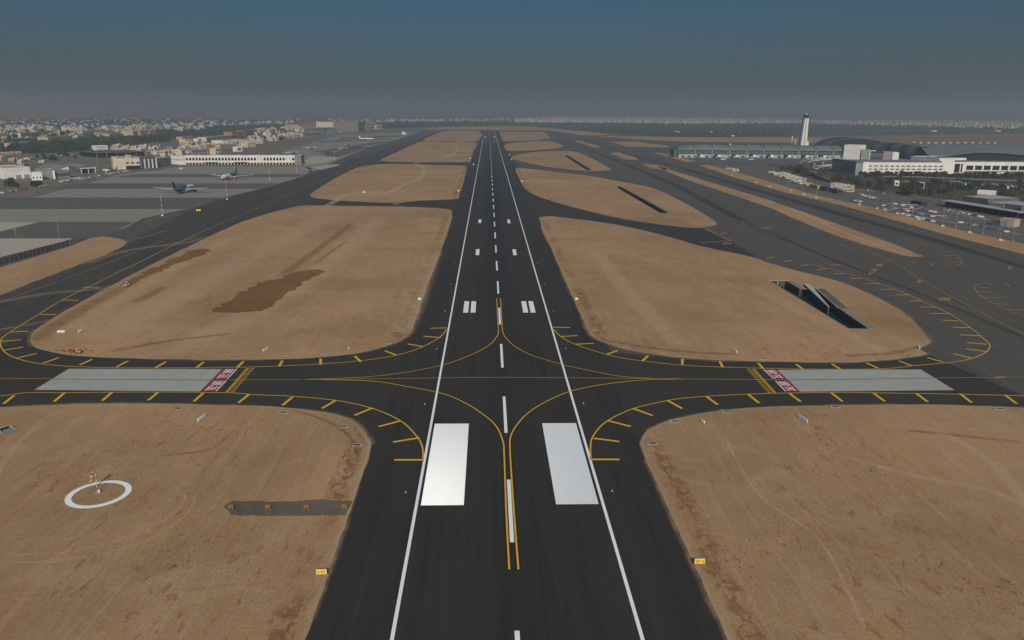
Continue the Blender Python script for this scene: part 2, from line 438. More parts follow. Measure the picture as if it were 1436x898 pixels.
# ------------------------------------------------------------------ ground sheets
sheet('ground', [[(-21000, -3000), (21000, -3000), (21000, 27000), (-21000, 27000)]]+HOLES, 0.0, M['ground'])
pav = P([(-500, 700), (-300, 330), (0, 290), (45, 276), (100, 262), (170, 243), (220, 236), (262, 233), (424, 233), (395, 214), (430, 203),
         (470, 189), (520, 186), (620, 182.4), (700, 181.8), (770, 183), (800, 182), (863, 190), (960, 197.5), (1110, 201), (1180, 236), (1436, 262), (1800, 300), (1900, 700)])
pav += [Vector((150, 20, 0)), Vector((-150, 20, 0))]
sheet('taxiway', [pav]+HOLES, .05, M['taxi_old'])
sheet('taxiway_pavement', [P([(-500, 700), (-300, 470), (0, 414), (54, 393), (109, 372), (178, 345), (200, 330), (262, 297), (300, 284), (360, 268), (420, 251), (480, 229),
      (530, 213), (585, 196.5), (620, 183.4), (660, 183), (700, 183), (716, 215), (757, 300), (790, 400), (860, 495), (1000, 508), (1243, 507), (1300, 497), (1436, 556), (1700, 640), (1900, 700)])
      + [Vector((150, 22, 0)), Vector((-150, 22, 0))]], .08, M['taxi_new'])
sheet('taxiway', [P([(-300, 475), (0, 416), (54, 394), (109, 373), (178, 346), (200, 331), (262, 298), (300, 285), (360, 269), (420, 252), (480, 230),
      (530, 214), (585, 197.5), (618, 185), (600, 192), (560, 215), (520, 235), (470, 262), (420, 296), (330, 320), (250, 360), (160, 408), (90, 442), (40, 470), (0, 488), (-300, 560)])], .09, M['taxi_mid'])
sheet('exit_taxiway', [P([(728, 250), (735, 262), (772, 283), (836, 300), (880, 310), (950, 319), (985, 321), (1024, 338), (1035, 345), (1066, 364), (1033, 357), (980, 345), (900, 322), (820, 309), (757, 304), (735, 280)])], .09, M['taxi_new'])
yend = G(684, 182.6).y
sheet('runway', [[(-37.4, -200), (37.4, -200), (37.4, yend), (-37.4, yend)]], .11, M['runway'])

# left apron: pale concrete bays with asphalt bands between them
DIAG = [(145, 331), (176, 320), (199, 307), (260, 294), (298, 281), (357, 267), (415, 250.5), (432, 243)]
sheet('apron', [P([(-300, 345), (-120, 312), (0, 290), (20, 282), (45, 277), (100, 263), (170, 244), (220, 237), (262, 233.5), (424, 233.5), (437, 236)]+DIAG[::-1]+[(100, 335), (0, 335), (-250, 372)])], .10, M['apron'])
def diag_x(y):
    for (xa, ya), (xb, yb) in zip(DIAG, DIAG[1:]):
        if yb <= y <= ya: return xa+(xb-xa)*(ya-y)/(ya-yb)
    return DIAG[0][0]
for yb, yt, xl in ((334.5, 311.5, 0), (293.5, 277.5, -40), (265.0, 257.5, 100), (248.5, 244.5, 190), (240, 237, 240)):
    right = [(diag_x(yb)-2, yb), (diag_x((yb+yt)/2)-2, (yb+yt)/2), (diag_x(yt)-2, yt)]
    sheet('apron_band', [P([(xl, yt), (xl-30, yb)]+right)], .115, M['apron_dark'])
sheet('apron_slab', [P([(-200, 352), (0, 311.6), (54, 312), (0, 325), (-200, 372)])], .12, M['apron_pale'])
sheet('apron_slab', [P([(-260, 420), (-200, 376), (0, 335), (103, 335), (94, 338), (0, 365)])], .12, M['apron_pale'])
sheet('far_apron', [P([(424, 232), (395, 214), (430, 203), (470, 189.5), (520, 186.6), (590, 184.6), (560, 195), (520, 206), (470, 226), (440, 241)])], .10, M['apron'])
for pts in ([(432, 229), (470, 222), (520, 206.5), (500, 206), (440, 222)], [(455, 215), (530, 202), (545, 199), (530, 199), (440, 213)], [(475, 196), (560, 192), (570, 190), (480, 193.5)],
            [(445, 200), (545, 196), (553, 194.7), (450, 198)]):
    sheet('apron_band', [P(pts)], .115, M['apron_dark'])
sheet('apron_slab', [P([(424, 232), (424, 226), (440, 219), (466, 220), (476, 222), (455, 228.5)])], .12, M['apron_pale'])
sheet('apron_slab', [P([(437, 235), (470, 230.5), (478, 231.5), (450, 238.5)])], .12, M['apron_pale'])

def crumble(pts, step=2.2, amp=.13):
    out = []; n = len(pts); ph = [R.uniform(0, 6.28) for _ in range(6)]; d = 0
    for i in range(n):
        a_, b_ = pts[i], pts[(i+1) % n]; L = (b_-a_).length
        if (a_-Vector((0, 0, 0))).length > 900 or L > 500: out.append(a_); continue
        k = max(1, int(L/step)); e = (b_-a_).normalized(); q = Vector((-e.y, e.x, 0))
        for j in range(k):
            d += L/k; w_ = .4*math.sin(d*.21+ph[0])+.3*math.sin(d*.53+ph[1])+.8*R.uniform(-1, 1)
            out.append(a_.lerp(b_, j/k)+q*w_*amp)
    return out
RIM = MB(); RIMS = []
def rim(pts):
    near = [p for p in pts if p.length < 700]
    if len(near) > 8:
        for i in range(0, len(near)-8, 7): RIMS.append((near[i:i+12], R.uniform(1.5, 5), .128+.0004*(i % 5)))
    if len(near) > 8: ribbon(RIM, near+([near[0]] if len(near) == len(pts) else []), .9, .163, sub=1)
def infield(name, pts, holes=(), sub=3, z=.14, mat='sand', jit=.25):
    pp = crumble(smooth_poly(P(pts), True, sub), amp=.13 if mat == 'sand' else jit)
    if mat == 'sand': rim(pp)
    return sheet(name, [pp]+[HOLES[i] for i in holes], z, M[mat], 'structure')
infield('sand_infield', [(598.7, 400), (588, 430), (577, 461), (570, 471.5), (545, 484), (495, 496.5), (420, 503), (320, 504.7), (250, 504), (150, 501.5), (100, 498), (75, 494), (55, 489), (46, 482), (45, 475), (52, 463),
                         (75, 448), (100, 432.6), (160, 400), (200, 379), (260, 349), (330, 316), (365, 303), (403, 293), (428, 288.5), (480, 289), (560, 290), (623, 293), (634, 297.5), (629, 318), (615, 358)])
infield('sand_infield', [(434.6, 274), (459, 257), (478, 246), (496, 237.5), (512.5, 232.8), (550, 230), (605, 231.5), (650, 232.6), (654, 236), (653, 244), (644.7, 273), (638, 279.5), (587, 282), (554, 285), (496, 283), (455, 280)])
infield('sand_infield', [(534, 224.2), (560, 212), (587, 199.9), (600, 198.9), (630, 199.2), (668, 199.9), (665, 210), (660, 224), (655, 227.8), (600, 228), (550, 227.2), (537, 226)], sub=2)
infield('sand_infield', [(592, 198), (607, 190), (623, 184.2), (645, 183.4), (673.5, 184.2), (670, 198), (630, 198)], sub=2)
infield('sand_infield', [(757, 305), (775, 350), (796.6, 400), (824, 460), (833, 472.7), (855.5, 483), (885.6, 492), (935.7, 499.5), (1000, 505), (1121, 508), (1200, 508), (1243, 505), (1275, 501), (1299, 497), (1285, 489.5), (1302, 482), (1294.5, 469.6), (1273, 445),
                         (1243, 425.5), (1209.5, 409), (1170, 393.7), (1115, 380), (1073, 368), (1063, 363.6), (1033, 356.4), (980, 345.3), (920, 328), (860, 315), (800, 307)], (0,), sub=2)
infield('sand_infield', [(723.5, 236.3), (745, 237.5), (772, 240.5), (826.7, 246.8), (859, 253), (908, 262), (935, 272), (960, 285), (988, 301), (1003, 312), (1001, 316.5), (980, 319.6), (950, 318), (880, 308), (836, 299), (772.4, 282), (745, 271.5), (734.4, 262.5), (728, 250)], (1,))
infield('sand_infield', [(718, 219.8), (743.5, 214.2), (780, 212), (808.6, 213.4), (835, 225), (854, 236), (852, 239), (825, 239.9), (772, 235), (741.6, 228.7), (722, 224)], (2,))
infield('sand_infield', [(707, 203.6), (720, 200.6), (762, 198), (780, 200.6), (789, 205), (784, 207.5), (754, 210.6), (715, 212), (709, 209)])
infield('sand_infield', [(700.5, 185), (734, 185), (750, 189), (765, 194.5), (754, 196.8), (704.5, 198.2)], sub=1)
infield('sand_strip', [(735, 185), (762, 185.5), (773, 194), (766, 194.5), (752, 189)], sub=1)
infield('sand_strip', [(922, 233), (941.7, 239), (1010.5, 260.4), (1065, 276.7), (1133.6, 300), (1176, 315.3), (1239, 338), (1275, 352), (1293.7, 359.7), (1284, 361), (1266, 358.5), (1212, 343.4), (1176, 331.6), (1115.5, 308), (1083, 293), (1010, 268), (965, 253), (935, 241)], sub=1)
infield('sand_strip', [(901, 230.5), (921, 231.3), (941, 237.5), (931, 238.8), (912, 236)], sub=1)
infield('sand_strip', [(855, 215), (868, 213.5), (893, 222), (894, 225), (877, 224)], sub=1)
infield('sand_strip', [(805, 198), (812, 197.5), (843, 206), (834, 207.4)], sub=1)
infield('sand_strip', [(980, 232.3), (992, 231.2), (1032, 241.2), (1083, 256), (1128, 269.6), (1180, 282), (1248, 296), (1321, 317), (1436, 343), (1700, 404), (1700, 424), (1436, 357), (1321, 328), (1248, 307.5), (1180, 288.5), (1101, 270.4), (1028.6, 248.8)], sub=1)
infield('sand_strip', [(855, 199), (890, 199), (939, 205), (935, 207), (880, 206)], sub=1)
infield('sand_strip', [(917, 215), (926, 214.3), (975, 226), (965, 228.2)], sub=1)
infield('sand_strip', [(820, 190.2), (870, 191.5), (960, 193), (1110, 193.5), (1180, 194), (1180, 199.5), (1110, 200), (960, 199), (900, 196)], sub=1, mat='sand_far')
infield('sand_field', [(600, 181.8), (600, 177.5), (720, 176.8), (790, 178), (863, 183), (900, 189), (815, 190), (790, 186), (772, 183.4), (700, 183), (640, 182)], sub=1, mat='sand_far', z=.13)
lf = smooth_poly(P([(0, 572.5), (165, 567.2), (320, 570), (395, 573), (470.4, 583), (500.5, 598), (514, 614), (518, 626), (514, 645)]), False, 4)
lf += [Vector((-37.6, G(486, 723).y, 0)), Vector((-37.6, -150, 0)), Vector((-500, -150, 0)), Vector((-500, G(0, 573).y, 0))]
lf = crumble(lf); sheet('sand_field', [lf], .14, M['sand'])
rf = smooth_poly(P([(1436, 573), (1303.6, 569), (1152, 570.4), (1060, 573), (1001, 579), (944.6, 590), (912, 604), (901, 618), (902, 630), (908, 646)]), False, 4)
rf += [Vector((37.6, G(965, 773).y, 0)), Vector((37.6, -150, 0)), Vector((500, -150, 0)), Vector((500, G(1436, 573).y-2, 0))]
rf = crumble(rf); sheet('sand_field', [rf], .14, M['sand']); rim([p for p in lf if abs(p.x) < 300 and p.y > 60]); rim([p for p in rf if abs(p.x) < 300 and p.y > 60]); struct(up(RIM.obj('sand_rim', M['rim'])))
infield('sand_verge', [(-200, 425), (0, 376), (98, 346), (127, 334.5), (145, 332), (170, 336), (178, 340.5), (170, 347), (145, 358.7), (109, 372), (54, 393), (0, 414), (-200, 500)], sub=1)
# spread soil and tracks on the sand
infield('soil_patch', [(452, 378), (430, 380), (402, 385), (390, 392), (368, 396), (345, 408), (330, 416), (318, 425), (303, 434), (300, 438), (330, 439.5), (355, 438), (372, 434), (380, 430), (395, 420), (400, 414), (418, 404), (428, 395), (445, 387)], sub=4, z=.17, mat='soil', jit=2.0)
infield('soil_patch', [(168, 402), (200, 384), (240, 364), (270, 352), (293, 350), (285, 358), (262, 366), (225, 380), (195, 395), (178, 403)], sub=4, z=.17, mat='soil', jit=2.2)
infield('gravel_strip', [(314, 712), (327, 703.5), (380, 704), (440, 702.5), (494, 703), (484.6, 724), (430, 725), (370, 724), (322, 723)], sub=1, z=.17, mat='gravel', jit=.45)
def soft(name, c, k):
    n = NT(name); uv = n.node('ShaderNodeTexCoord').outputs['UV']; u = n.sep(uv); p = n.geo()
    edge = n.math('SUBTRACT', 1.0, n.math('ABSOLUTE', n.math('SUBTRACT', n.math('MULTIPLY', u[1], 2.0), 1.0)))
    ends_ = n.math('MULTIPLY', n.rng(u[0], 0, .12), n.rng(u[0], 1, .88))
    f = n.ramp(n.noise(n.mapped(p, (.25, .25, 1)), 1.0, 6, .7), (.3, .25), (.65, 1.0))
    al = n.math('MULTIPLY', n.math('MULTIPLY', n.rng(edge, 0, .75), f), n.math('MULTIPLY', ends_, k))
    fine = n.noise(p, 1.4, 4, .7)
    n.done(n.mix(fine, MULT(c, .85), MULT(c, 1.15)), .95, .1); n.put(n.b.inputs['Alpha'], al); return n.m
M['dust'] = soft('blown_dust', (.27, .225, .165), .62); M['track'] = soft('pale_wheel_track', (.70, .50, .31), .5); M['redsoil'] = soft('red_soil_streak', (.20, .092, .030), .36); M['faint'] = soft('faint_wheel_track', (.72, .51, .31), .34); M['drift'] = soft('drifted_sand', (.42, .275, .16), .5)
def soft_ribbons(name, mat, lines, flat=False):
    vs_, fs_, uvs = [], [], []
    for pts, wd, z in lines:
        pp = smooth_poly([Vector((p[0], p[1], 0)) for p in (pts if flat else P(pts))], False, 1 if flat else 6); n = len(pp); o = len(vs_)
        for i, p in enumerate(pp):
            d = pp[min(i+1, n-1)]-pp[max(i-1, 0)]; d.normalize(); q = Vector((-d.y, d.x, 0))*wd/2
            for k in (0, 1): v = p-q if k == 0 else p+q; vs_.append((v.x, v.y, z)); uvs.append((i/(n-1), float(k)))
        fs_ += [(o+2*i, o+2*i+2, o+2*i+3, o+2*i+1) for i in range(n-1)]
    me = bpy.data.meshes.new(name); me.from_pydata(vs_, [], fs_); me.materials.append(M[mat]); l = me.uv_layers.new()
    for lp in me.loops: l.data[lp.index].uv = uvs[lp.vertex_index]
    return struct(up(link(name, me)))
soft_ribbons('dirt_track', 'track', [([(450, 294), (462, 288), (487, 273), (520, 274), (545, 270), (570, 258), (588, 250), (595, 241), (590, 233), (583, 229), (610, 225), (630, 219), (640, 212), (640, 206), (630, 200)], 11, .18),
    ([(450, 279), (500, 272), (560, 276)], 7, .182), ([(960, 250), (1010, 264), (1083, 283), (1176, 323), (1260, 354), (1285, 360)], 3.2, .18)])
soft_ribbons('wheel_tracks', 'faint', [([(0, 780), (90, 775), (190, 752), (250, 715), (262, 690)], .8, .18), ([(0, 790), (95, 786), (200, 762), (262, 722), (274, 690)], .8, .18), ([(-20, 690), (20, 630), (60, 590), (90, 575)], 2.4, .18), 
    ([(1010, 600), (1060, 690), (1150, 760), (1220, 900)], 1.4, .18), ([(1300, 600), (1380, 640), (1436, 700), (1500, 780)], 5, .18), ([(1180, 640), (1290, 670), (1390, 690), (1500, 740)], 4, .181)])
soft_ribbons('scraped_bands', 'faint', [([(120, 480), (190, 445), (290, 395), (400, 335), (470, 300)], 34, .166), ([(250, 490), (330, 452), (420, 400), (490, 345), (540, 300)], 26, .167), ([(90, 470), (150, 432), (240, 380), (330, 330)], 16, .1665),
    ([(560, 470), (585, 420), (610, 350)], 14, .167), ([(830, 350), (900, 430), (960, 490)], 16, .166), ([(1050, 400), (1150, 450), (1250, 500)], 14, .167)])
soft_ribbons('red_soil_streaks', 'redsoil', [([(395, 388), (430, 362), (470, 332), (496, 312)], 9, .172), ([(50, 480), (70, 462), (110, 438), (175, 402)], 11, .172), ([(185, 425), (215, 412), (228, 402)], 8, .173), ([(150, 495), (230, 480), (330, 468)], 5, .172), ([(440, 372), (470, 350), (488, 338)], 4, .173),
    ([(850, 478), (940, 492), (1040, 498)], 4, .172), ([(1180, 500), (1250, 496), (1290, 486)], 5, .172), ([(1270, 604), (1330, 610), (1436, 622)], 3, .172), ([(225, 640), (290, 632), (320, 612)], 1.8, .172), ([(405, 575), (450, 588), (490, 612), (505, 650)], 2.2, .172)])
soft_ribbons('dust_trail', 'dust', [([(-60, 432), (0, 424), (60, 413), (140, 405), (190, 396)], 9, .128), ([(120, 372), (150, 360), (200, 348), (260, 341), (330, 322)], 9, .128), ([(130, 362), (175, 352), (230, 344), (290, 330)], 5, .129), ([(-40, 470), (60, 452), (110, 440)], 5, .128), ([(445, 292), (462, 286), (486, 274)], 9, .128),
    ([(150, 345), (190, 336), (240, 322)], 4, .128), ([(200, 312), (230, 305), (262, 300)], 5, .128)])

soft_ribbons('sand_drift', 'drift', RIMS, True)
# other ground: car park, terminal surrounds, scrub, old town
sheet('car_park', [P([(992, 230.8), (1032, 240.8), (1083, 255.6), (1128, 269.2), (1180, 281.6), (1248, 295.6), (1321, 316.6), (1436, 342.6), (1700, 403), (1700, 292), (1436, 258), (1300, 250), (1200, 243), (1100, 236), (1010, 228.6)])], .10, M['carpark'])
mb = MB()
ribbon(mb, P([(985, 228.5), (1040, 232), (1095, 240), (1150, 253.6), (1225, 268), (1300, 282), (1436, 312), (1600, 350)]), 16, .14, sub=4)
struct(up(mb.obj('road', M['road'])))
sheet('road_verge', [P([(1085, 234), (1180, 236), (1300, 243), (1436, 250), (1600, 262), (1600, 300), (1436, 290), (1330, 281), (1240, 268), (1150, 250), (1095, 238)])], .13, M['scrubland'])
sheet('terminal_apron', [P([(930, 215), (1180, 214), (1190, 236), (1030, 228), (985, 229), (960, 226)])], .13, M['apron_dark'])
sheet('scrubland', [P([(775, 182), (720, 176), (720, 172), (900, 172.5), (1110, 174), (1436, 176), (1900, 182), (1900, 192), (1436, 187), (1100, 192), (960, 192.4), (870, 190)])], .06, M['scrubland'])
sheet('scrubland', [P([(480, 182), (620, 178), (720, 175.5), (720, 171), (560, 172), (470, 176)])], .06, M['scrubland'])
sheet('town_ground', [P([(-300, 300), (0, 289), (45, 275), (100, 261), (170, 242), (220, 235.5), (262, 232.5), (424, 232.5), (396, 213.6), (430, 202.6), (470, 188.8), (460, 181), (420, 176), (240, 180), (0, 190), (-300, 205)])], .04, M['townground'])
sheet('scrubland', [P([(-200, 232), (0, 222), (60, 214), (140, 207), (240, 196), (330, 190), (420, 180), (440, 176), (330, 176), (200, 186), (0, 200), (-200, 205)])], .06, M['scrubland'])

# ------------------------------------------------------------------ painted markings
Z = .19
def quad(mb, pts, mi=0, z=Z): mb.add([(p[0], p[1], z) for p in pts], [tuple(range(len(pts)))], mi)
def rect(mb, x0, x1, y0, y1, z=Z, mi=0): quad(mb, [(x0, y0), (x1, y0), (x1, y1), (x0, y1)], mi, z)
mb = MB()
for s in (-1, 1): rect(mb, s*21.7 if s > 0 else -22.4, 22.4 if s > 0 else -21.7, -100, G(684, 184).y)
struct(up(mb.obj('runway_edge_lines', M['white_line'])))
mb = MB(); y = 122.55
for i in range(-2, 110):
    yy = y+60*i-30
    if yy+30 < yend-200: rect(mb, -.45, .45, yy, yy+30)
struct(up(mb.obj('runway_centreline', M['white_line'])))
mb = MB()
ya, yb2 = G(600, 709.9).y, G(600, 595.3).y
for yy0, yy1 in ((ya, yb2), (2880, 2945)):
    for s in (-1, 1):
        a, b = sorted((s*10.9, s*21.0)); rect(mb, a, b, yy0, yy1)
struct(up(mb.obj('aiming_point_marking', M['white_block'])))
mb = MB()
T0 = 353.25
for yy, xs in ((T0, (11.0, 14.4)), (T0+150, (11.0,)), (T0+300, (11.0,)), (2730, (11., 14.4)), (2580, (11.,)), (2430, (11.,))):
    for xx in xs:
        for s in (-1, 1):
            a, b = sorted((s*(xx), s*(xx+2.3))); rect(mb, a, b, yy, yy+22.5)
struct(up(mb.obj('touchdown_zone_marking', M['white_line'])))
mb = MB(); rect(mb, -21, 21, yend-130, yend-127)
struct(up(mb.obj('threshold_bar_marking', M['white_line'])))

LEADS = [[(-60, 531.2), (0, 531.6), (180, 533), (360, 533.7), (500, 532.5), (680, 530.2), (800, 530.8), (1000, 532.7), (1121, 533.3), (1304, 531), (1436, 530), (1500, 529.4)],
         [(420, 533.4), (470, 531.6), (520.5, 529), (570.6, 522.8), (622, 512.4), (655.7, 500.5), (683.6, 486.6), (696, 474), (699, 465.7), (698.2, 451.8), (696.5, 419)],
         [(701.7, 419), (703.8, 451.8), (704.7, 464.3), (708, 472.7), (718.4, 483.8), (739.3, 496.4), (767, 506), (800, 515), (835.5, 522.3), (873, 529), (923, 532)],
         [(440, 533.2), (520.5, 535.3), (570.6, 543), (621, 553), (653.4, 566.7), (680, 584), (695.8, 598.8), (705.2, 619.7), (707, 638.5), (710, 720), (714.2, 800)],
         [(727, 800), (720.8, 720), (717, 663.6), (715, 626), (716.7, 611.3), (725, 596.7), (740.7, 580), (768, 563), (805.4, 548), (860.5, 538), (911, 533.4), (960, 532.5)]]
mb, mk = MB(), MB()
for i, L in enumerate(LEADS):
    wd = .26 if i == 0 else .34 if i < 3 else .42
    ribbon(mb, P(L), wd, Z+.012); ribbon(mk, P(L), wd*2.6, Z-.012)
struct(up(mb.obj('taxiway_centrelines', M['yellow_line']))); struct(up(mk.obj('centreline_borders', M['black_paint'])))
EDGES = [[(-60, 557.5), (0, 556), (40, 551.5), (90, 551.6), (200, 550.8), (315, 551.6), (360, 554.6), (408, 556.6), (470.4, 562.4), (520.5, 573), (560.6, 590.5), (583, 611), (592, 627), (593.5, 646)],
         [(300, 318), (250, 341), (200, 366), (165, 383), (125, 403), (88, 421), (55, 441), (15, 466), (2, 476.4), (2, 488), (15, 500), (45, 509), (88, 514), (150, 516.3), (250.6, 516.8), (360, 515.3), (445, 511.5), (508, 506.5), (558, 498.5), (593, 487), (618, 472.7), (626, 462.7)],
         [(776.6, 462.7), (788, 474), (810.4, 485), (850.5, 497.8), (885.6, 505), (961, 513.3), (1060, 517), (1150, 518.6), (1237, 518), (1282, 513.6), (1334, 509), (1364, 503), (1382.5, 494.8), (1388, 486), (1382.5, 478.7), (1361, 460.5), (1328, 439), (1291, 422), (1258, 407), (1236, 399.5), (1207, 389.5), (1179.6, 381.4), (1134, 371)],
         [(829, 646), (828, 630), (831.7, 612.7), (850.5, 592), (888, 574), (933, 563.4), (961, 559), (1020, 555), (1090, 552.4), (1182, 551.5), (1303.6, 553), (1436, 556), (1520, 558)]]
mb = MB()
for L in EDGES: ribbon(mb, P(L), .42, Z)
struct(up(mb.obj('taxiway_edge_lines', M['yellow_line'])))
def zs(x0, y0, s, L): return [((x0+a/s, y0+b/s), (x0+c/s, y0+d/s)) for a, b, c, d in L]
ST = [((20, 555.4), (5, 567.4)), ((90.2, 552.1), (76, 564.2)), ((157.4, 550.9), (143.4, 562.9)), ((221.8, 550.9), (208, 562.4)), ((285.2, 552.1), (272, 563.9)), ((348.9, 554.3), (334.4, 566)), ((410.2, 557.9), (396.4, 569.2)),
      ((470.9, 562.4), (451.6, 573.7)), ((522.5, 573), (497.2, 583.5)), ((562.4, 591), (531, 599.3)), ((588.2, 615), (551, 621)), ((593.4, 646), (553, 646))]
ST += zs(0, 400, 3.989, [(350, 85, 440, 88), (225, 167, 315, 167), (60, 265, 160, 260), (5, 318, 118, 308), (20, 367, 130, 350), (92, 412, 205, 385), (242, 440, 330, 408), (445, 450, 515, 418), (652, 460, 717, 427), (870, 465, 928, 432), (1097, 467, 1140, 433), (1325, 465, 1362, 430), (460, 14, 552, 14)])
ST += zs(320, 400, 3.989, [(285, 458, 303, 425), (517, 448, 517, 415), (742, 432, 708, 400), (942, 395, 877, 370), (1092, 347, 1005, 332), (1190, 296, 1092, 289), (1222, 242, 1130, 244)])
ST += zs(660, 400, 3.989, [(460, 238, 555, 240), (505, 290, 597, 285), (590, 333, 687, 329), (763, 390, 822, 368), (960, 428, 992, 398), (1184, 447, 1184, 416), (1410, 462, 1393, 428), (1320, 627, 1382, 673)])
R4 = [(232, 455, 208, 428), (415, 458, 383, 433), (590, 458, 548, 432), (762, 452, 708, 428), (920, 442, 858, 418), (1063, 425, 990, 402), (1190, 405, 1110, 385), (1260, 375, 1165, 362), (1262, 341, 1172, 334), (1232, 302, 1142, 298), (1188, 265, 1107, 263), (1137, 233, 1057, 230),
      (1085, 200, 1007, 198), (1030, 170, 957, 168), (965, 140, 903, 142), (908, 113, 843, 113), (838, 87, 773, 87), (770, 62, 705, 60), (685, 36, 632, 38), (605, 14, 553, 16),
      (162, 573, 212, 613), (352, 568, 404, 607), (545, 565, 597, 606), (740, 566, 793, 606), (940, 570, 991, 608), (1141, 570, 1193, 611), (1348, 576, 1403, 617)]
ST += zs(1000, 380, 3.294, R4)
ST += zs(700, 560, 2.6575, [(345, 227, 448, 227), (352, 148, 447, 160), (405, 82, 490, 104), (497, 36, 572, 63), (625, 6, 682, 37)])
ST += zs(980, 300, 7.18, [(1110, 515, 1020, 525), (1285, 555, 1195, 565), (940, 475, 855, 485), (760, 440, 680, 448)])
mb = MB()
for a, b in ST: ribbon(mb, P([a, b]), .98, Z+.004, sub=1)
struct(up(mb.obj('shoulder_stripes', M['yellow_line'])))
mb = MB()
for L in ([(1257.5, 333.4), (1285, 339), (1312, 347), (1332, 353), (1344, 361.5), (1349, 368.7), (1342.6, 372.7), (1332, 373.8), (1300, 374.5)], [(1389.6, 398.6), (1373, 399), (1366, 403), (1370, 410), (1377, 417.6), (1393, 426.6), (1413, 435.7), (1436, 445), (1480, 460)],
          [(1010, 305), (1033, 309), (1043, 314), (1041, 319), (1027, 319)], [(880, 222), (960, 247), (1040, 275), (1100, 299), (1150, 321), (1200, 343), (1260, 372), (1290, 392), (1340, 420), (1436, 470)],
          [(960, 226), (1060, 255), (1176, 291), (1300, 330), (1436, 372)], [(980, 340), (1020, 338), (1024, 336)], [(300, 318), (350, 297), (400, 275), (470, 245), (540, 214), (600, 190)],
          [(0, 424), (80, 396), (160, 366), (230, 338)], [(880, 218), (905, 229), (925, 240)]):
    ribbon(mb, P(L), .4, Z)
Z7 = zs(1176, 280, 5.523, [(525, 318, 590, 318), (590, 338, 655, 340), (650, 360, 710, 360), (700, 382, 760, 385), (770, 412, 855, 410), (815, 435, 895, 438), (850, 460, 925, 463), (860, 487, 935, 490), (810, 500, 880, 507), (1150, 655, 1220, 672), (1095, 682, 1170, 690), (1075, 715, 1190, 722), (1115, 760, 1240, 765), (1200, 810, 1320, 815), (1310, 858, 1430, 860),
                              (60, 378, 140, 378), (145, 402, 222, 402), (255, 432, 330, 432), (395, 462, 450, 455), (560, 490, 605, 483), (710, 495, 730, 512), (1295, 652, 1330, 672), (0, 355, 60, 352)])
Z7 += zs(980, 300, 7.18, [(70, 155, 320, 275), (30, 296, 320, 275), (300, 45, 390, 50), (310, 80, 410, 82), (330, 110, 430, 112)])
for a, b in Z7: ribbon(mb, P([a, b]), .8, Z, sub=1)
struct(up(mb.obj('worn_taxiway_lines', M['yellow_dim'])))
mb, mk = MB(), MB()
for x, y, ww, hh in ((1233.4, 372.3, 11, 3), (1225.8, 379.2, 10, 3), (1221, 384.5, 8, 2.4), (1289.7, 395.3, 9, 4), (1324.5, 420.3, 17, 3.6), (1416, 376.3, 7, 3.4), (1402, 530, 15, 2.6)):
    quad(mb, P([(x-ww/2, y+hh/2), (x+ww/2-2, y+hh/2), (x+ww/2, y-hh/2), (x-ww/2+2, y-hh/2)]))
    for k in range(4):
        cx = x-ww/2+2+(ww-3)*k/4
        quad(mk, P([(cx, y+hh*.28), (cx+ww*.11, y+hh*.28), (cx+ww*.13, y-hh*.28), (cx+.4, y-hh*.28)]), z=Z+.02)
struct(up(mb.obj('taxiway_name_panels', M['yellow_dim']))); struct(up(mk.obj('taxiway_name_strokes', M['black_paint'])))
mb = MB()
for x, y, ww, hh in ((1075.4, 320.6, 17, 2.2), (1014.8, 327.9, 11, 2.4), (1020, 342, 15, 2.4), (1171, 372.4, 18, 2.6), (556, 286, 11, 4)):
    quad(mb, P([(x-ww/2, y+hh/2), (x+ww/2-2, y+hh/2), (x+ww/2, y-hh/2), (x-ww/2+2, y-hh/2)]))
for k in range(14): quad(mb, P([(849+k*2.8, 230.2), (850.4+k*2.8, 230.2), (850.4+k*2.8, 229), (849+k*2.8, 229)]))
struct(up(mb.obj('worn_red_panels', M['pink_paint'])))
mb = MB()
for L, wd in (([(820, 196), (860, 210), (900, 222), (950, 234.5), (1010, 252), (1100, 278), (1176, 300), (1290, 331), (1436, 374), (1560, 412)], 11), ([(780, 195), (830, 212), (880, 232), (940, 257), (985, 280), (1042.7, 311)], 9)):
    ribbon(mb, P(L), wd, .13)
for L in ([(1042.7, 311), (1086, 328), (1144, 354.3), (1209, 380), (1300, 416), (1436, 474)], [(1000, 300), (1086, 331), (1180, 371)]): ribbon(mb, P(L), 1.2, .131)
struct(up(mb.obj('tyre_wear_marks', M['wear'])))

# runway entry pads, red panels with the runway name, holding lines
sheet('concrete_pad', [P([(48, 547.4), (96.5, 517.8), (311.8, 518.2), (280.4, 549.6)])], .12, M['pad'])
sheet('concrete_pad', [P([(1089.4, 519.3), (1291.4, 518.7), (1338.5, 547.8), (1121.8, 550)])], .12, M['pad'])
mb, mw = MB(), MB()
PAN = [([(311.8, 517.9), (332.7, 517.9), (318.7, 532.3), (299.2, 532.3)], -1), ([(297.2, 534.6), (317.6, 534.4), (303.4, 549.6), (281.4, 549.6)], -1),
       ([(1070.6, 518.9), (1089.4, 519.3), (1103, 532), (1084.6, 532)], 1), ([(1087.4, 534.9), (1106.5, 534.9), (1121.8, 550), (1101.6, 549.8)], 1)]
for pts, s in PAN:
    pp = P(pts); quad(mb, pp)
    # white rim on the side of the holding line
    a, b = (pp[1], pp[2]) if s < 0 else (pp[0], pp[3])
    ribbon(mw, [a, b], .35, Z+.01, sub=1)
struct(up(mb.obj('runway_name_panels', M['red_paint'])))
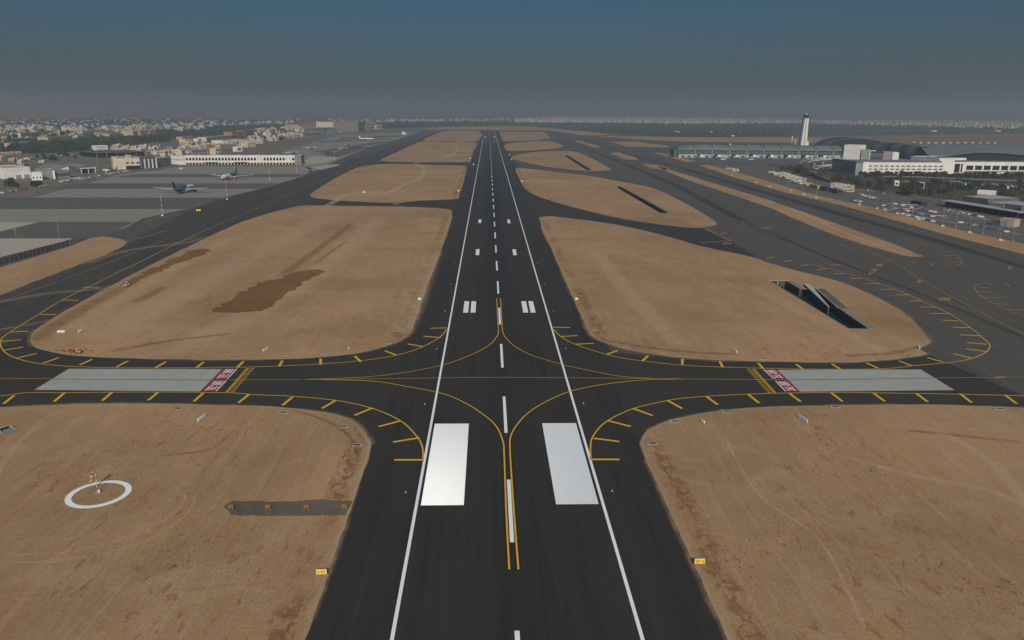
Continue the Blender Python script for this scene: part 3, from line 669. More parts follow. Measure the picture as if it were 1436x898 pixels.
for (pts, s), body in zip(PAN, ('08R-26L', '08R-26L', '26L-08R', '26L-08R')):
    pp = P(pts); c = sum(pp, Vector())/4
    wy = abs(pp[0].y-pp[3].y); wx = (abs(pp[1].x-pp[0].x)+abs(pp[2].x-pp[3].x))/2
    me = text_mesh(body, 4.0, M['white_line'])
    xs = [v.co.x for v in me.vertices]; ys = [v.co.y for v in me.vertices]
    kx, ky = wy*.9/(max(xs)-min(xs)), wx*.66/(max(ys)-min(ys))
    o = link('runway_name_lettering', me); o.location = (c.x, c.y, Z+.012)
    o.scale = (kx, ky, 1); o.rotation_euler = (0, 0, -PI/2 if s < 0 else PI/2); struct(o)
struct(up(mw.obj('runway_name_rims', M['white_line'])))
mb = MB()
for (t, b), s in ((((348, 516.9), (317.4, 551.7)), 1), (((1056, 518.2), (1087.6, 553)), -1)):
    a, c = G(*t), G(*b)
    for k in (0, .62): ribbon(mb, [(a.x+s*k-s*.3, a.y), (c.x+s*k-s*.3, c.y)], .33, Z, sub=1)
    for k in (1.35, 2.1):
        for i in range(14):
            u0, u1 = i/14, (i+.55)/14
            p0, p1 = a.lerp(c, u0), a.lerp(c, u1)
            ribbon(mb, [(p0.x+s*k, p0.y), (p1.x+s*k, p1.y)], .38, Z, sub=1)
struct(up(mb.obj('holding_position_marking', M['yellow_line'])))
# windsock ring painted on the sand
rc, rr = G(137, 695.4), None
ring = [(90, 702), (97, 692), (110, 684), (130, 678), (150, 675.6), (170, 676), (181, 680), (185, 687), (180, 695), (165, 703.5), (147, 709.5), (127, 713.5), (108, 713.8), (95, 709)]
mb = MB(); pr = P(ring); cen = sum(pr, Vector())/len(pr); rad = sum((p-cen).length for p in pr)/len(pr)
n = 72; vo = [(cen.x+math.cos(2*PI*i/n)*rad, cen.y+math.sin(2*PI*i/n)*rad, Z) for i in range(n)]
vi = [(cen.x+math.cos(2*PI*i/n)*(rad-1.4), cen.y+math.sin(2*PI*i/n)*(rad-1.4), Z) for i in range(n)]
mb.add(vo+vi, [(i, (i+1) % n, n+(i+1) % n, n+i) for i in range(n)])
struct(up(mb.obj('windsock_ring_marking', M['white_line'])))
mb = MB()
for off in (-1.6, 1.6):
    ribbon(mb, P([(985, 228.5+off*.8), (1040, 232+off), (1095, 240+off*1.15), (1150, 253.6+off*1.3), (1225, 268+off*1.5), (1300, 282+off*1.7), (1436, 312+off*2)]), .8, .17, sub=4)
struct(up(mb.obj('road_kerbs', M['deck'])))
mb = MB()
for (p0, p1, n_) in (((1236, 284), (1320, 299), 44), ((1236, 290), (1330, 307), 48), ((1250, 297), (1345, 314), 46), ((1210, 275), (1232, 280), 16), ((1322, 296), (1386, 308.5), 30), ((1346, 311), (1430, 329), 34), ((1160, 258), (1190, 263), 22)):
    a_, b_ = G(*p0), G(*p1); d = (b_-a_).normalized(); q = Vector((-d.y, d.x, 0))
    for k in range(n_+1):
        p = a_.lerp(b_, k/n_); ribbon(mb, [p-q*2.6, p+q*2.6], .3, .125, sub=1)
struct(up(mb.obj('parking_lines', M['white_line'])))
#print('ring', cen, rad, [round((p-cen).length, 1) for p in pr])

# ================================================================== THINGS
def frame(pl, pr):
    a, b = G(*pl), G(*pr); d = b-a
    return a, d.length, math.atan2(d.y, d.x)
def win_mesh(wd, ht, mat='glass', dp=.12):
    return MB().box(-wd/2, wd/2, -dp, .05, 0, ht).mesh('window', M[mat])
def bld(name, label, cat, pl, pr, ytop, depth, mat, rows=0, cols=0, win=None, group=None, roof='roofgrey', parapet=.9, sill=.3, wmat='glass', h=None, side=0):
    a, W, rz = frame(pl, pr)
    H = h or HT(a.lerp(G(*pr), .5), ytop)
    t = thing(name, label, cat, a, rz, group)
    MB().box(0, W, 0, depth, 0, H).obj('wall', M[mat], t)
    m = MB().box(.35, W-.35, .35, depth-.35, H+.004, H+.15)
    rf = m.obj('roof', M[roof], t)
    if parapet:
        m = MB()
        for x0, x1, y0, y1 in ((-.15, W+.15, -.15, .35), (-.15, W+.15, depth-.35, depth+.15), (-.15, .35, .35, depth-.35), (W-.35, W+.15, .35, depth-.35)):
            m.box(x0, x1, y0, y1, H-.1, H+parapet)
        m.obj('parapet', M[mat], t)
    if rows and cols:
        ww, wh = win or (W/cols*.55, H/rows*.45)
        me = win_mesh(ww, wh, wmat)
        for r in range(rows):
            for c in range(cols):
                o = link('window', me, t); o.location = (W*(c+.5)/cols, 0, H*(r+sill)/rows)
        if side:
            me2 = MB().box(-.12, .05, -ww/2, ww/2, 0, wh).mesh('window', M[wmat])
            for r in range(rows):
                for c in range(side):
                    o = link('window', me2, t); o.location = (0, depth*(c+.5)/side, H*(r+sill)/rows)
                    o = link('window', me2, t); o.location = (W+.07, depth*(c+.5)/side, H*(r+sill)/rows)
    return t, W, depth, H
def part(t, name, mat, *boxes):
    m = MB()
    for b in boxes: m.box(*b)
    return m.obj(name, M[mat] if isinstance(mat, str) else mat, t)

# ---------------------------------------------------------------- yellow taxiway signs
def arrow_mesh(s):
    m = MB(); m.box(-.22, .1, 0, .02, -.05, .05)
    m.add([(.1, 0, -.17), (.1, .02, -.17), (.32, 0, 0), (.32, .02, 0), (.1, 0, .17), (.1, .02, .17)], [(0, 2, 4), (5, 3, 1), (0, 1, 3, 2), (2, 3, 5, 4), (4, 5, 1, 0)])
    if s < 0: m.v = [(-x, y, z) for x, y, z in m.v]
    return m.mesh('arrow', M['black'])
for (px, py), txt, s, lab in (((451, 806.5), 'E7', -1, 'yellow taxiway sign with a left arrow then E7 on the sand edge'), ((981, 791.5), 'E7', 1, 'yellow taxiway sign reading E7 then a right arrow on the sand edge')):
    t = thing('taxiway_sign', lab, 'sign', G(px, py, .14), -.03*s, 'yellow signs beside the runway')
    part(t, 'panel', 'yellow', (-1.0, 1.0, 0, .22, .22, 1.15))
    part(t, 'frame', 'palepole', (-1.06, 1.06, -.02, .24, 1.15, 1.22), (-1.06, 1.06, -.02, .24, .15, .22), (-1.06, -1.0, -.02, .24, .22, 1.15), (1.0, 1.06, -.02, .24, .22, 1.15))
    for x in (-.7, .7): part(t, 'leg', 'black', (x-.06, x+.06, .05, .17, 0, .15))
    part(t, 'cabinet_end', 'black', *(((1.06, 1.3, .02, .2, .15, 1.1),) if s < 0 else ((-1.3, -1.06, .02, .2, .15, 1.1),)))
    o = link('lettering', text_mesh(txt, .78, M['black'], extrude=.01), t); o.rotation_euler = (PI/2, 0, 0); o.location = (.3 if s < 0 else -.35, -.025, .66); o.scale = (.95, 1, 1)
    o = link('arrow', arrow_mesh(s), t); o.location = (-.6 if s < 0 else .55, -.035, .68)

# ---------------------------------------------------------------- approach-slope light units on the grey strip
units = [((324, 713.5), 'farthest from'), ((376, 713.5), 'third from'), ((430, 713.5), 'second from'), ((483, 713), 'closest to')]
for (px, py), wh in units:
    t = thing('slope_light_unit', 'orange approach light box on the grey strip, %s the runway' % wh, 'light unit', G(px, py, .18), .04, 'orange light boxes on the grey strip'); t.scale = (.72, .72, .72)
    m = MB().box(-.85, .85, -.5, .45, .42, .92); m.prism([(-.85, -.5, .92), (-.85, .45, .92), (-.85, .45, 1.1)], (1.7, 0, 0)); m.obj('housing', M['orange'], t)
    for x in (-.5, 0, .5): MB().cyl((x, -.52, .66), (x, -.47, .66), .15, n=12).obj('lens', M['glass'], t)
    for x, y in ((-.7, -.4), (.7, -.4), (-.7, .38), (.7, .38)): MB().cyl((x, y, 0), (x, y, .44), .05, n=6).obj('leg', M['steel'], t)
    part(t, 'base_slab', 'gravel', (-1.1, 1.1, -.9, .9, -.02, .05))
    part(t, 'junction_box', 'dkgrey', (1.0, 1.35, -1.2, -.9, 0, .45))

# ---------------------------------------------------------------- windsock mast
b = G(137, 691, .14)
t = thing('windsock', 'red and white windsock hanging limp on its banded mast inside the white ring', 'windsock', b)
MB().cyl((0, 0, .1), (0, 0, 6.0), .075, .05, 8).obj('mast', M['redwhite_small'], t)
part(t, 'foundation', 'pit', (-.6, .6, -.6, .6, -.02, .12))
part(t, 'control_box', 'palepole', (.3, .75, -.2, .2, .12, .9))
MB().cyl((.9, -.35, .1), (.9, -.35, .75), .05, n=6).obj('post', M['red'], t)
m = MB(); m.cyl((-.05, 0, 5.98), (-.75, 0, 5.98), .03, n=6)
n_ = 12
m.rings([[(-.75-.42*math.cos(a)*1, .42*math.sin(a), 5.9) for a in [2*PI*i/n_ for i in range(n_)]], [(-.75-.38*math.cos(a), .38*math.sin(a), 5.82) for a in [2*PI*i/n_ for i in range(n_)]]], cap=False)
m.obj('hoop', M['steel'], t)
t.scale = (.88, .88, .88)
for k in range(6):
    z0, z1 = 5.86-k*.62, 5.86-(k+1)*.62
    r0, r1 = .44-k*.045, .44-(k+1)*.045
    cx0, cx1 = -.78-k*.16, -.78-(k+1)*.16
    MB().rings([[(cx0-r0*math.cos(a), r0*.8*math.sin(a), z0) for a in [2*PI*i/n_ for i in range(n_)]], [(cx1-r1*math.cos(a), r1*.8*math.sin(a), z1) for a in [2*PI*i/n_ for i in range(n_)]]], cap=False).obj('sock_band', M['sockred' if k % 2 == 0 else 'sockpale'], t, True)

# ---------------------------------------------------------------- boards standing on the sand (white faces)
def board(px, py, W, H, rz, label, name='marker_board', group=None, panels=1, dp=.25):
    t = thing(name, label, 'marker board', G(px, py, .14), rz, group)
    W *= .85; H *= .82
    for k in range(panels):
        w1 = W/panels; part(t, 'panel', 'signwhite', (-W/2+k*w1+.03, -W/2+(k+1)*w1-.03, -dp/2, dp/2, .25, H))
    part(t, 'foot', 'pit', (-W/2-.2, W/2+.2, -.45, .45, -.02, .1))
    for x in (-W/2+.3, W/2-.3): MB().cyl((x, 0, .1), (x, 0, .26), .07, n=6).obj('leg', M['steel'], t)
    return t
board(86, 467, 3.6, 1.25, .05, 'long white two-panel board near the left tip of the big left sand field', panels=2)
board(112.5, 466.5, 2.6, 1.5, 1.35, 'short white board seen edge-on beside the long two-panel board')
board(588.5, 421, 1.7, 1.4, .0, 'small white board on the left runway edge opposite the double stripe marks', group='white boards facing along the runway')
board(808.5, 421, 1.7, 1.4, .0, 'small white board on the right runway edge opposite the double stripe marks', group='white boards facing along the runway')
board(372.5, 492, 4.2, 1.3, 1.32, 'slanting white board above the left taxiway stripes, by the sand edge', group='white boards facing across the taxiways')
board(489.5, 490, 1.6, 1.1, 1.4, 'tiny white board above the bend of the left taxiway', group='white boards facing across the taxiways')
board(283, 588.5, 5.0, 1.35, 1.38, 'slanting white board on the near left sand below the concrete pad', group='white boards facing across the taxiways')
board(1030, 494, 4.0, 1.3, 1.75, 'slanting white board above the right taxiway stripes, by the sand edge', group='white boards facing across the taxiways')
board(985.5, 594, 2.0, 1.4, 1.85, 'small leaning white board on the near right sand inside the bend', group='white boards facing across the taxiways')
board(1126, 590, 5.2, 1.35, 1.78, 'long slanting white board on the near right sand below the concrete pad', group='white boards facing across the taxiways')
board(1289, 489, 2.2, 1.4, 1.2, 'white board at the notched right tip of the big right sand field')
board(642.5, 268.5, 2.2, 1.8, 0, 'white board at the corner of the second left sand field by the runway')
board(732, 255, 2.4, 1.8, 0, 'white board at the tip of the second right sand field by the runway')
board(659.5, 223, 3, 2.4, 0, 'white board at the corner of the third left sand field by the runway')
for k, (px, py) in enumerate(((714.5, 217.8), (717.5, 224.5), (664, 231.5))):
    board(px, py, 2.6, 2.2, 0, ('far white board on the upper right runway edge between two exits', 'far white board just below another on the upper right runway edge', 'far white board beside the middle left exit of the runway')[k])

# ---------------------------------------------------------------- concrete drain pits along the sand edges
PITS = [('big left sand field', [(565.7, 464.5), (545.6, 481.5), (458, 495.5), (400, 498.2), (329, 500.6)]), ('near left sand field', [(505, 624.5), (485.5, 598.3), (401.5, 578.8), (253, 573.2)]),
        ('big right sand field', [(833, 462.7), (875.6, 487), (953, 498), (1068, 503.5), (1270, 500.2)]), ('near right sand field', [(911, 622.3), (942, 591), (1015, 577), (1167, 570.8), (1398, 573.5)])]
proto = None
for lab, pts in PITS:
    for k, (px, py) in enumerate(pts):
        L = '%s concrete drain pit from the runway along the %s' % (('first', 'second', 'third', 'fourth', 'fifth')[k], lab)
        inw = -1 if px < 700 else 1
        if proto is None:
            t = proto = thing('drain_pit', L, 'drain pit', (0, 0, 0), 0, 'concrete drain pits along the sand edges')
            m = MB()
            for b_ in ((-2.6, 1.2, -1.1, -.8, 0, .22), (-2.6, 1.2, .8, 1.1, 0, .22), (-2.6, -2.3, -.8, .8, 0, .22), (.0, 1.2, -.8, .8, 0, .2)): m.box(*b_)
            m.obj('slab', M['pit'], t)
            part(t, 'opening', 'darkvoid', (-2.3, 0, -.8, .8, 0, .03))
            m = MB()
            for i in range(5): m.box(-2.25+i*.45, -2.17+i*.45, -.8, .8, .06, .12)
            m.obj('grate', M['dkgrey'], t)
        else: t = dup(proto, (0, 0, 0), 0, L)
        t.location = G(px, py, .15); t.scale = (.8, .8, .8); t.rotation_euler = (0, 0, R.uniform(-.25, .25)+(0 if inw < 0 else PI))
# small runway edge lamps (stand on the shoulder)
t0 = None
for s, nm in ((-1, 'left'), (1, 'right')):
    for k, yy in enumerate((176, 236, 296, 356, 416, 476)):
        L = '%s small runway edge lamp along the %s shoulder' % (('first', 'second', 'third', 'fourth', 'fifth', 'sixth')[k], nm)
        if t0 is None:
            t0 = t = thing('edge_lamp', L, 'runway lamp', (0, 0, 0), 0, 'runway edge lamps')
            MB().cyl((0, 0, 0), (0, 0, .08), .22, .2, 12).obj('base', M['steel'], t)
            MB().cyl((0, 0, .08), (0, 0, .36), .1, .07, 10).obj('lamp', M['signwhite'], t)
        else: t = dup(t0, (0, 0, 0), 0, L)
        t.location = (s*25.2, yy, .115)

# ---------------------------------------------------------------- drainage channels
def channel(hole, label, ramp=False):
    t = thing('drainage_channel', label, 'drainage channel', (0, 0, 0)); D = 3.2; n = len(hole)
    cen_ = sum(hole, Vector())/n; ccw = sum(p.x*q.y-q.x*p.y for p, q in zip(hole, hole[1:]+hole[:1])) > 0
    tr = tessellate_polygon([hole]); m = MB(); m.add([(p.x, p.y, -D) for p in hole], [tuple(f) for f in tr]); up(m.obj('water', M['water'], t))
    m = MB()
    def out(p, q):
        e = (q-p).normalized(); return Vector((e.y, -e.x, 0)) if ccw else Vector((-e.y, e.x, 0))
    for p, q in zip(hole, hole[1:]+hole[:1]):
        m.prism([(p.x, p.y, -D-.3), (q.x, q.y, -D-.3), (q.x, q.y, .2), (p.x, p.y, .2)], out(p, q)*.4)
    m.obj('wall', M['chan_shade'], t)
    def slab(nm, p, q, w0, w1, z0=.15, z1=.28, mat='chan', grow=0):
        e = (q-p).normalized()*grow; nr = out(p, q); m = MB()
        m.prism([(v.x, v.y, z0) for v in (p-e+nr*w0, q+e+nr*w0, q+e+nr*w1, p-e+nr*w1)], (0, 0, z1-z0)); return m.obj(nm, M[mat], t)
    a, b = hole[0], hole[1]
    if ramp:
        slab('apron_slab', hole[1], hole[2], .4, 4.0); slab('apron_slab', hole[5], hole[6], .4, 3.8); slab('rubble_apron', hole[4], hole[5], .4, 4.6, .14, .2, 'gravel')
        p0, p1 = G(1133, 402.6), G(1162, 431.6); d = (p1-p0).normalized(); q = Vector((-d.y, d.x, 0))   # dividing wall between the channel and the side inlet
        m = MB(); v = []
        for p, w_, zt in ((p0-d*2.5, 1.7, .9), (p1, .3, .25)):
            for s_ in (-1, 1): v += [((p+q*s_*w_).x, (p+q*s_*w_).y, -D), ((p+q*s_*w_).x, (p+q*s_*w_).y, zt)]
        m.add(v, [(0, 2, 3, 1), (4, 5, 7, 6), (0, 1, 5, 4), (2, 6, 7, 3), (1, 3, 7, 5), (0, 4, 6, 2)]); m.obj('dividing_wall', M['chan_shade'], t)
        m = MB(); tp = [v[1], v[3], v[7], v[5]]; m.prism([(x, y, z+.003) for x, y, z in tp], (0, 0, .22)); m.obj('wall_coping', M['deck'], t)
        slab('inlet_head', hole[3], hole[4], -.6, 1.4, .2, .6, 'pit')
        slab('coping', hole[4], hole[5], -.3, .35, .2, .5, 'pit')
    else: slab('apron_slab', hole[1], hole[2], .4, 3.0)
    slab('portal_slab', a, b, -.3, 2.6, .21, .56, 'pit', 1.2)
    nr = out(a, b); e2 = (b-a).normalized(); p = a.lerp(b, .4); m = MB()
    m.prism([(v.x, v.y, -D) for v in (p-e2*.25-nr*1.4, p+e2*.25-nr*1.4, p+e2*.25-nr*.02, p-e2*.25-nr*.02)], (0, 0, D+.2)); m.obj('pier', M['pit'], t)
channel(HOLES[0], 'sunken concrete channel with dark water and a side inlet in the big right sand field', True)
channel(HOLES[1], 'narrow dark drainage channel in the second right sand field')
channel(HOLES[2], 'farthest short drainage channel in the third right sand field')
# inlet structure at the photo's lower left
b = G(10, 604, .14)
t = thing('drain_headwall', 'grey concrete drain headwall with a paved chute beside the left taxiway', 'drain headwall', b, 1.0); t.scale = (.52, .52, .52)
part(t, 'back_wall', 'pit', (-3.2, 3.2, 2.6, 3.0, 0, 1.7)); part(t, 'opening', 'darkvoid', (-2.4, 2.4, 2.48, 2.6, .1, 1.35))
for s in (-1, 1): MB().prism([(s*3.2, 3.0, 0), (s*3.2, -3.0, 0), (s*3.2, -3.0, .3), (s*3.2, 3.0, 1.7)], (s*.35, 0, 0)).obj('wing_wall', M['pit'], t)
part(t, 'chute', 'chan', (-3.2, 3.2, -7.0, 2.48, -.02, .09))

# ---------------------------------------------------------------- machines on the left sand field
def roller(px, py, rz, label):
    t = thing('road_roller', label, 'road roller', G(px, py, .14), rz); t.scale = (.8, .8, .8)
    MB().cyl((-1.05, 1.9, .78), (1.05, 1.9, .78), .78, n=20).obj('drum', M['dkgrey'], t)
    for s in (-1, 1): MB().cyl((s*.6, -1.5, .7), (s*1.1, -1.5, .7), .7, n=16).obj('wheel', M['black'], t)
    m = MB().box(-.95, .95, -2.4, -.2, .7, 1.75); m.prism([(-.95, -.2, .7), (-.95, -.2, 1.75), (-.95, .2, 1.2), (-.95, .2, .7)], (1.9, 0, 0)); m.obj('body', M['tan'], t)
    part(t, 'drum_frame', 'tan', (-1.3, -1.08, .1, 2.9, .65, .95), (1.08, 1.3, .1, 2.9, .65, .95), (-1.3, 1.3, -.1, .1, .65, .95))
    for x, y in ((-.8, -.3), (.8, -.3), (-.8, -1.6), (.8, -1.6)): MB().cyl((x, y, 1.7), (x, y, 3.0), .05, n=6).obj('cab_post', M['black'], t)
    part(t, 'canopy', 'signwhite', (-1.0, 1.0, -1.8, -.1, 3.0, 3.12)); part(t, 'seat', 'black', (-.35, .35, -1.3, -.7, 1.76, 2.2))
roller(175.5, 402.5, 2.2, 'pale road roller with a canopy working at the edge of the big left sand field')
b = G(110, 495.5, .14)
t = DR = thing('drilling_rig', 'small yellow tracked machine with a red raised boom on the left sand field', 'construction machine', b, .5)
for s in (-1, 1):
    m = MB().box(s*1.0-.25, s*1.0+.25, -1.3, 1.3, .15, .65)
    for yy in (-1.3, 1.3): m.cyl((s*1.0-.25, yy, .4), (s*1.0+.25, yy, .4), .25, n=10)
    m.obj('track', M['black'], t)
DR.scale = (.8, .8, .8); part(t, 'body', 'yellowm', (-1.0, 1.0, -1.1, 1.0, .6, 1.5)); m = MB().box(-.95, -.1, .1, 1.0, 1.5, 2.5); m.obj('cab', M['yellowm'], t)
part(t, 'cab_window', 'glass', (-.98, -.95, .25, .9, 1.75, 2.35), (-.8, -.2, 1.0, 1.03, 1.75, 2.35))
MB().cyl((.4, .8, 1.2), (-1.6, 1.6, 3.6), .2, .16, 8).obj('boom', M['red'], t); MB().cyl((-1.6, 1.6, 3.6), (-3.1, 1.9, .5), .16, .12, 8).obj('arm', M['red'], t)
part(t, 'bucket', 'red', (-3.5, -2.7, 1.5, 2.3, .15, .7))
m = MB()
for k in range(40):
    x, y = R.gauss(0, 2.2), R.gauss(0, 1.4); r_ = R.uniform(.15, .45)
    m.box(x-r_, x+r_, y-r_, y+r_, -.02, r_*R.uniform(.5, 1.1))
o = m.obj('spoil_heap', M['soil']); o.location = G(103, 493.5, .16); tag(o, 'low heap of dug red-brown soil beside the tracked machine', 'soil heap')

# ---------------------------------------------------------------- screen fence at the left edge
a, b = G(-60, 387), G(97.5, 345.5); W = (b-a).length
t = thing('blast_fence', 'long grey slatted blast fence between the pale apron and the sand verge', 'fence', (a.x, a.y, .1), math.atan2(b.y-a.y, b.x-a.x))
Hf = HT(b, 337.3)
m = MB()
for k in range(9):
    z = .4+k*(Hf-.6)/8
    m.prism([(0, -.05, z), (0, .25, z+.12), (0, .28, z+.30), (0, -.02, z+.18)], (W, 0, 0))
m.obj('slats', M['dkgrey'], t)
npost = int(W/4)
pm = MB().box(-.12, .12, .3, .5, 0, Hf).prism([(-.12, .5, 0), (-.12, 1.9, 0), (-.12, .5, Hf*.8)], (.24, 0, 0)).mesh('post', M['greyw'])
fm = MB().prism([(-.1, -.1, 0), (-.1, -.25, 0), (-.1, -.1, Hf)], (.2, 0, 0)).mesh('rib', M['greyw'])
for k in range(npost+1):
    o = link('post', pm, t); o.location = (W*k/npost, 0, 0); o = link('rib', fm, t); o.location = (W*k/npost, 0, 0)

# ---------------------------------------------------------------- poles
def banded_pole(px, py, ytop, label):
    b = G(px, py, .12); H = HT(b, ytop)
    t = thing('banded_mast', label, 'mast', b, 0, 'red and white masts on the old apron')
    MB().cyl((0, 0, 0), (0, 0, H), .17, .12, 8).obj('pole', M['redwhite'], t)
    part(t, 'base', 'redwhite', (-.9, .9, -.9, .9, 0, .6)); part(t, 'lamp_bar', 'palepole', (-.8, .8, -.15, .15, H, H+.35))
for px, py, yt, lab in ((228, 303, 277, 'nearest red and white banded mast, left of the parked airliners'), (318.5, 280, 254.5, 'red and white banded mast in front of the airliner with red engine covers'), (378.5, 252.5, 240, 'red and white banded mast in front of the arcaded terminal'),
                        (416.5, 240.5, 225, 'red and white banded mast by the right end of the arcaded terminal'), (469, 223.5, 213, 'distant red and white banded mast beyond the arcaded terminal')):
    banded_pole(px, py, yt, lab)
def lamp_mast(px, py, ytop, label, group, arms=2):
    b = G(px, py, .1); H = HT(b, ytop); s = max(.09, H*.008)
    t = thing('lamp_mast', label, 'lamp post', b, 0, group)
    MB().cyl((0, 0, 0), (0, 0, H), s, s*.6, 6).obj('pole', M['steel'], t)
    part(t, 'lamp_head', 'steel', (-H*.06, H*.06, -.25, .25, H-.15, H+.15)); part(t, 'base', 'pit', (-.6, .6, -.6, .6, 0, .5))
for px, py, yt, lab in ((11.5, 270.5, 246, 'tall pale lamp mast in front of the big white hangar at the left edge'), (26.5, 358, 322, 'thin lamp mast behind the left half of the blast fence'), (84, 341, 306, 'thin lamp mast behind the right end of the blast fence'),
                        (138.5, 251, 222, 'tall lamp mast by the hangar with the teal plane'), (197.5, 238.5, 219, 'lamp mast against the cream hangar building'), (205, 238, 222, 'thick pale mast at the right corner of the cream hangar building'),
                        (215.5, 201, 189, 'distant lamp mast in front of the dark woods'), (508.5, 210, 200, 'lamp mast on the far apron below the white aircraft'), (523.5, 207.5, 197, 'lamp mast to the right of the white aircraft on the far apron')):
    lamp_mast(px, py, yt, lab, 'lamp masts around the old apron')
ln = [(1009, 228), (1018, 229), (1076, 232), (1083, 243), (1092, 253.5), (1106, 259), (1125, 265.5), (1145, 272), (1164, 276), (1205, 286), (1230, 292.5), (1250, 297), (1272, 303), (1290, 308), (1310, 312), (1321, 317), (1340, 319), (1359, 325.5), (1378, 328), (1402, 336), (1420, 338)]
for k, (px, py) in enumerate(ln):
    lamp_mast(px, py, py-(9+k*.62), 'pale lamp post along the sand strip in front of the car park', 'lamp posts beside the right-hand car park')
o0 = None
for px, py in ((1026, 246.8), (1060, 256), (1079, 262), (1109, 268), (1127, 273), (1144, 278), (1205, 287), (1230, 292.8), (1258, 300.2), (1288, 308), (1321.5, 317.6), (1359.5, 326.4), (1402.5, 337.4)):
    if o0 is None:
        m = MB(); m.prism([(-1.6, -.9, 0), (1.6, -.9, 0), (1.2, -.6, 1.1), (-1.2, -.6, 1.1)], (0, 1.6, 0)); o0 = o = m.obj('concrete_block', M['deck'])
        tag(o, 'white concrete block at the foot of the fence beside the car park', 'concrete block', 'white blocks along the car park edge')
    else: o = o0.copy(); COL.objects.link(o)
    o.location = G(px, py, .12)

# ---------------------------------------------------------------- aircraft
def livery(name, L, front, rear, belly):
    n = NT(name); s = n.sep(n.co())
    k = n.math('ADD', n.math('MULTIPLY', s[2], -2.2), s[1])
    k = n.math('ADD', k, n.math('MULTIPLY', n.noise(n.co(), .12, 1), 4.0))
    c = n.mix(n.math('LESS_THAN', k, -L*.16), front, rear)
    c = n.mix(n.math('LESS_THAN', s[2], belly[0]), c, belly[1])
    return n.done(c, .3, .5)
M['livery_wide'] = livery('teal_tailed_livery', 58, (.50, .55, .58), (.010, .055, .085), (3.3, (.02, .035, .06)))
M['livery_white'] = livery('white_livery', 58, (.60, .62, .64), (.012, .07, .095), (3.0, (.35, .37, .40)))
M['livery_small'] = livery('teal_jet_livery', 30, (.55, .58, .60), (.010, .10, .125), (1.6, (.02, .12, .15)))
def aircraft(label, loc, rz, L, span, rad, body, tail, eng='airgrey', wing='airwhite', high=False, ttail=False, n_eng=2, prop=False, cover=False, group='parked aircraft'):
    t = thing('parked_aircraft', label, 'aircraft', loc, rz, group)
    zc = rad*(1.75 if not high else 1.25)
    rings_ = []; n = 16
    prof = [(.5, .02, -.25), (.49, .22, -.2), (.465, .55, -.1), (.42, .86, -.02), (.37, 1, 0), (.1, 1, 0), (-.15, 1, 0), (-.28, .9, .1), (-.38, .66, .32), (-.46, .36, .58), (-.5, .1, .75)]
    for u, k, dz in prof:
        rings_.append([(rad*k*math.cos(a), u*L, zc+dz*rad+rad*k*math.sin(a)) for a in [2*PI*i/n for i in range(n)]])
    MB().rings(rings_).obj('fuselage', M[body], t, True)
    part(t, 'cockpit_window', 'glass', (-rad*.52, rad*.52, L*.452, L*.472, zc+rad*.25, zc+rad*.5))
    for s in (-1, 1): part(t, 'window_row', 'glass', (min(s*rad*.985, s*rad*1.005), max(s*rad*.985, s*rad*1.005), -L*.27, L*.38, zc+rad*.05, zc+rad*.17))
    zw = zc-rad*.55 if not high else zc+rad*.9
    def surf(nm, root_y, root_c, tip_y, tip_c, x0, x1, z0, z1, th, mat):
        m = MB(); vs_ = []
        for x, y, c, z, h in ((x0, root_y, root_c, z0, th), (x1, tip_y, tip_c, z1, th*.35)):
            vs_ += [(x, y+c/2, z), (x, y+c*.15, z+h/2), (x, y-c/2, z), (x, y+c*.15, z-h/2)]
        m.add(vs_, [(0, 1, 5, 4), (1, 2, 6, 5), (2, 3, 7, 6), (3, 0, 4, 7), (3, 2, 1, 0), (4, 5, 6, 7)])
        return m.obj(nm, M[mat], t)
    sw = L*.17 if not prop else L*.02
    for s in (-1, 1):
        wg = surf('wing', L*.03, L*.16, L*.03-sw, L*.045, s*rad*.6, s*span/2, zw, zw+span*.045*(1 if not high else -.3), rad*.42, wing)
        surf('tailplane', -L*.43, L*.08, -L*.48, L*.035, s*rad*.2, s*span*.16, zc+rad*(.45 if not ttail else 3.35), zc+rad*(.7 if not ttail else 3.4), rad*.16, wing if wing != 'airwhite' else 'airgrey')
        for e in range(n_eng//2):
            ex = s*span*(.155+.13*e); ey = L*(.1-.06*e)
            ez = zw-rad*.62+(.25*rad if high else 0)
            m = MB(); ra = rad*(.5 if not prop else .33)
            ang = [2*PI*i/14 for i in range(14)]
            m.rings([[(ex+ra*k*math.cos(a), ey+u*ra, ez+ra*k*math.sin(a)) for a in ang] for u, k in ((1.6, .86), (1.35, 1), (-.3, 1), (-1.7, .62))])
            en = m.obj('engine', M[eng], t, True)
            if cover: MB().cyl((ex, ey+1.6*ra, ez), (ex, ey+1.75*ra, ez), ra*1.02, n=14).obj('intake_cover', M['red'], t)
            if prop:
                m = MB()
                for q in range(4):
                    c_, s_ = math.cos(q*PI/2+.4), math.sin(q*PI/2+.4)
                    m.cyl((ex, ey+1.75*ra, ez), (ex+c_*rad*.95, ey+1.75*ra, ez+s_*rad*.95), .16, .08, 5)
                m.obj('propeller', M['dkgrey'], t)
            else: part(t, 'pylon', 'airgrey', (ex-.15, ex+.15, ey-1.2*ra, ey+.9*ra, ez+ra*.8, zw+rad*.1))
    m = MB(); fh = rad*(3.3 if not high else 4.6); th = rad*.09
    q = [(-L*.36, zc+rad*.75), (-L*.455, zc+fh), (-L*.515, zc+fh), (-L*.475, zc+rad*.85)]
    m.prism([(-th, y, z) for y, z in q], (2*th, 0, 0)); m.obj('tail_fin', M[tail], t)
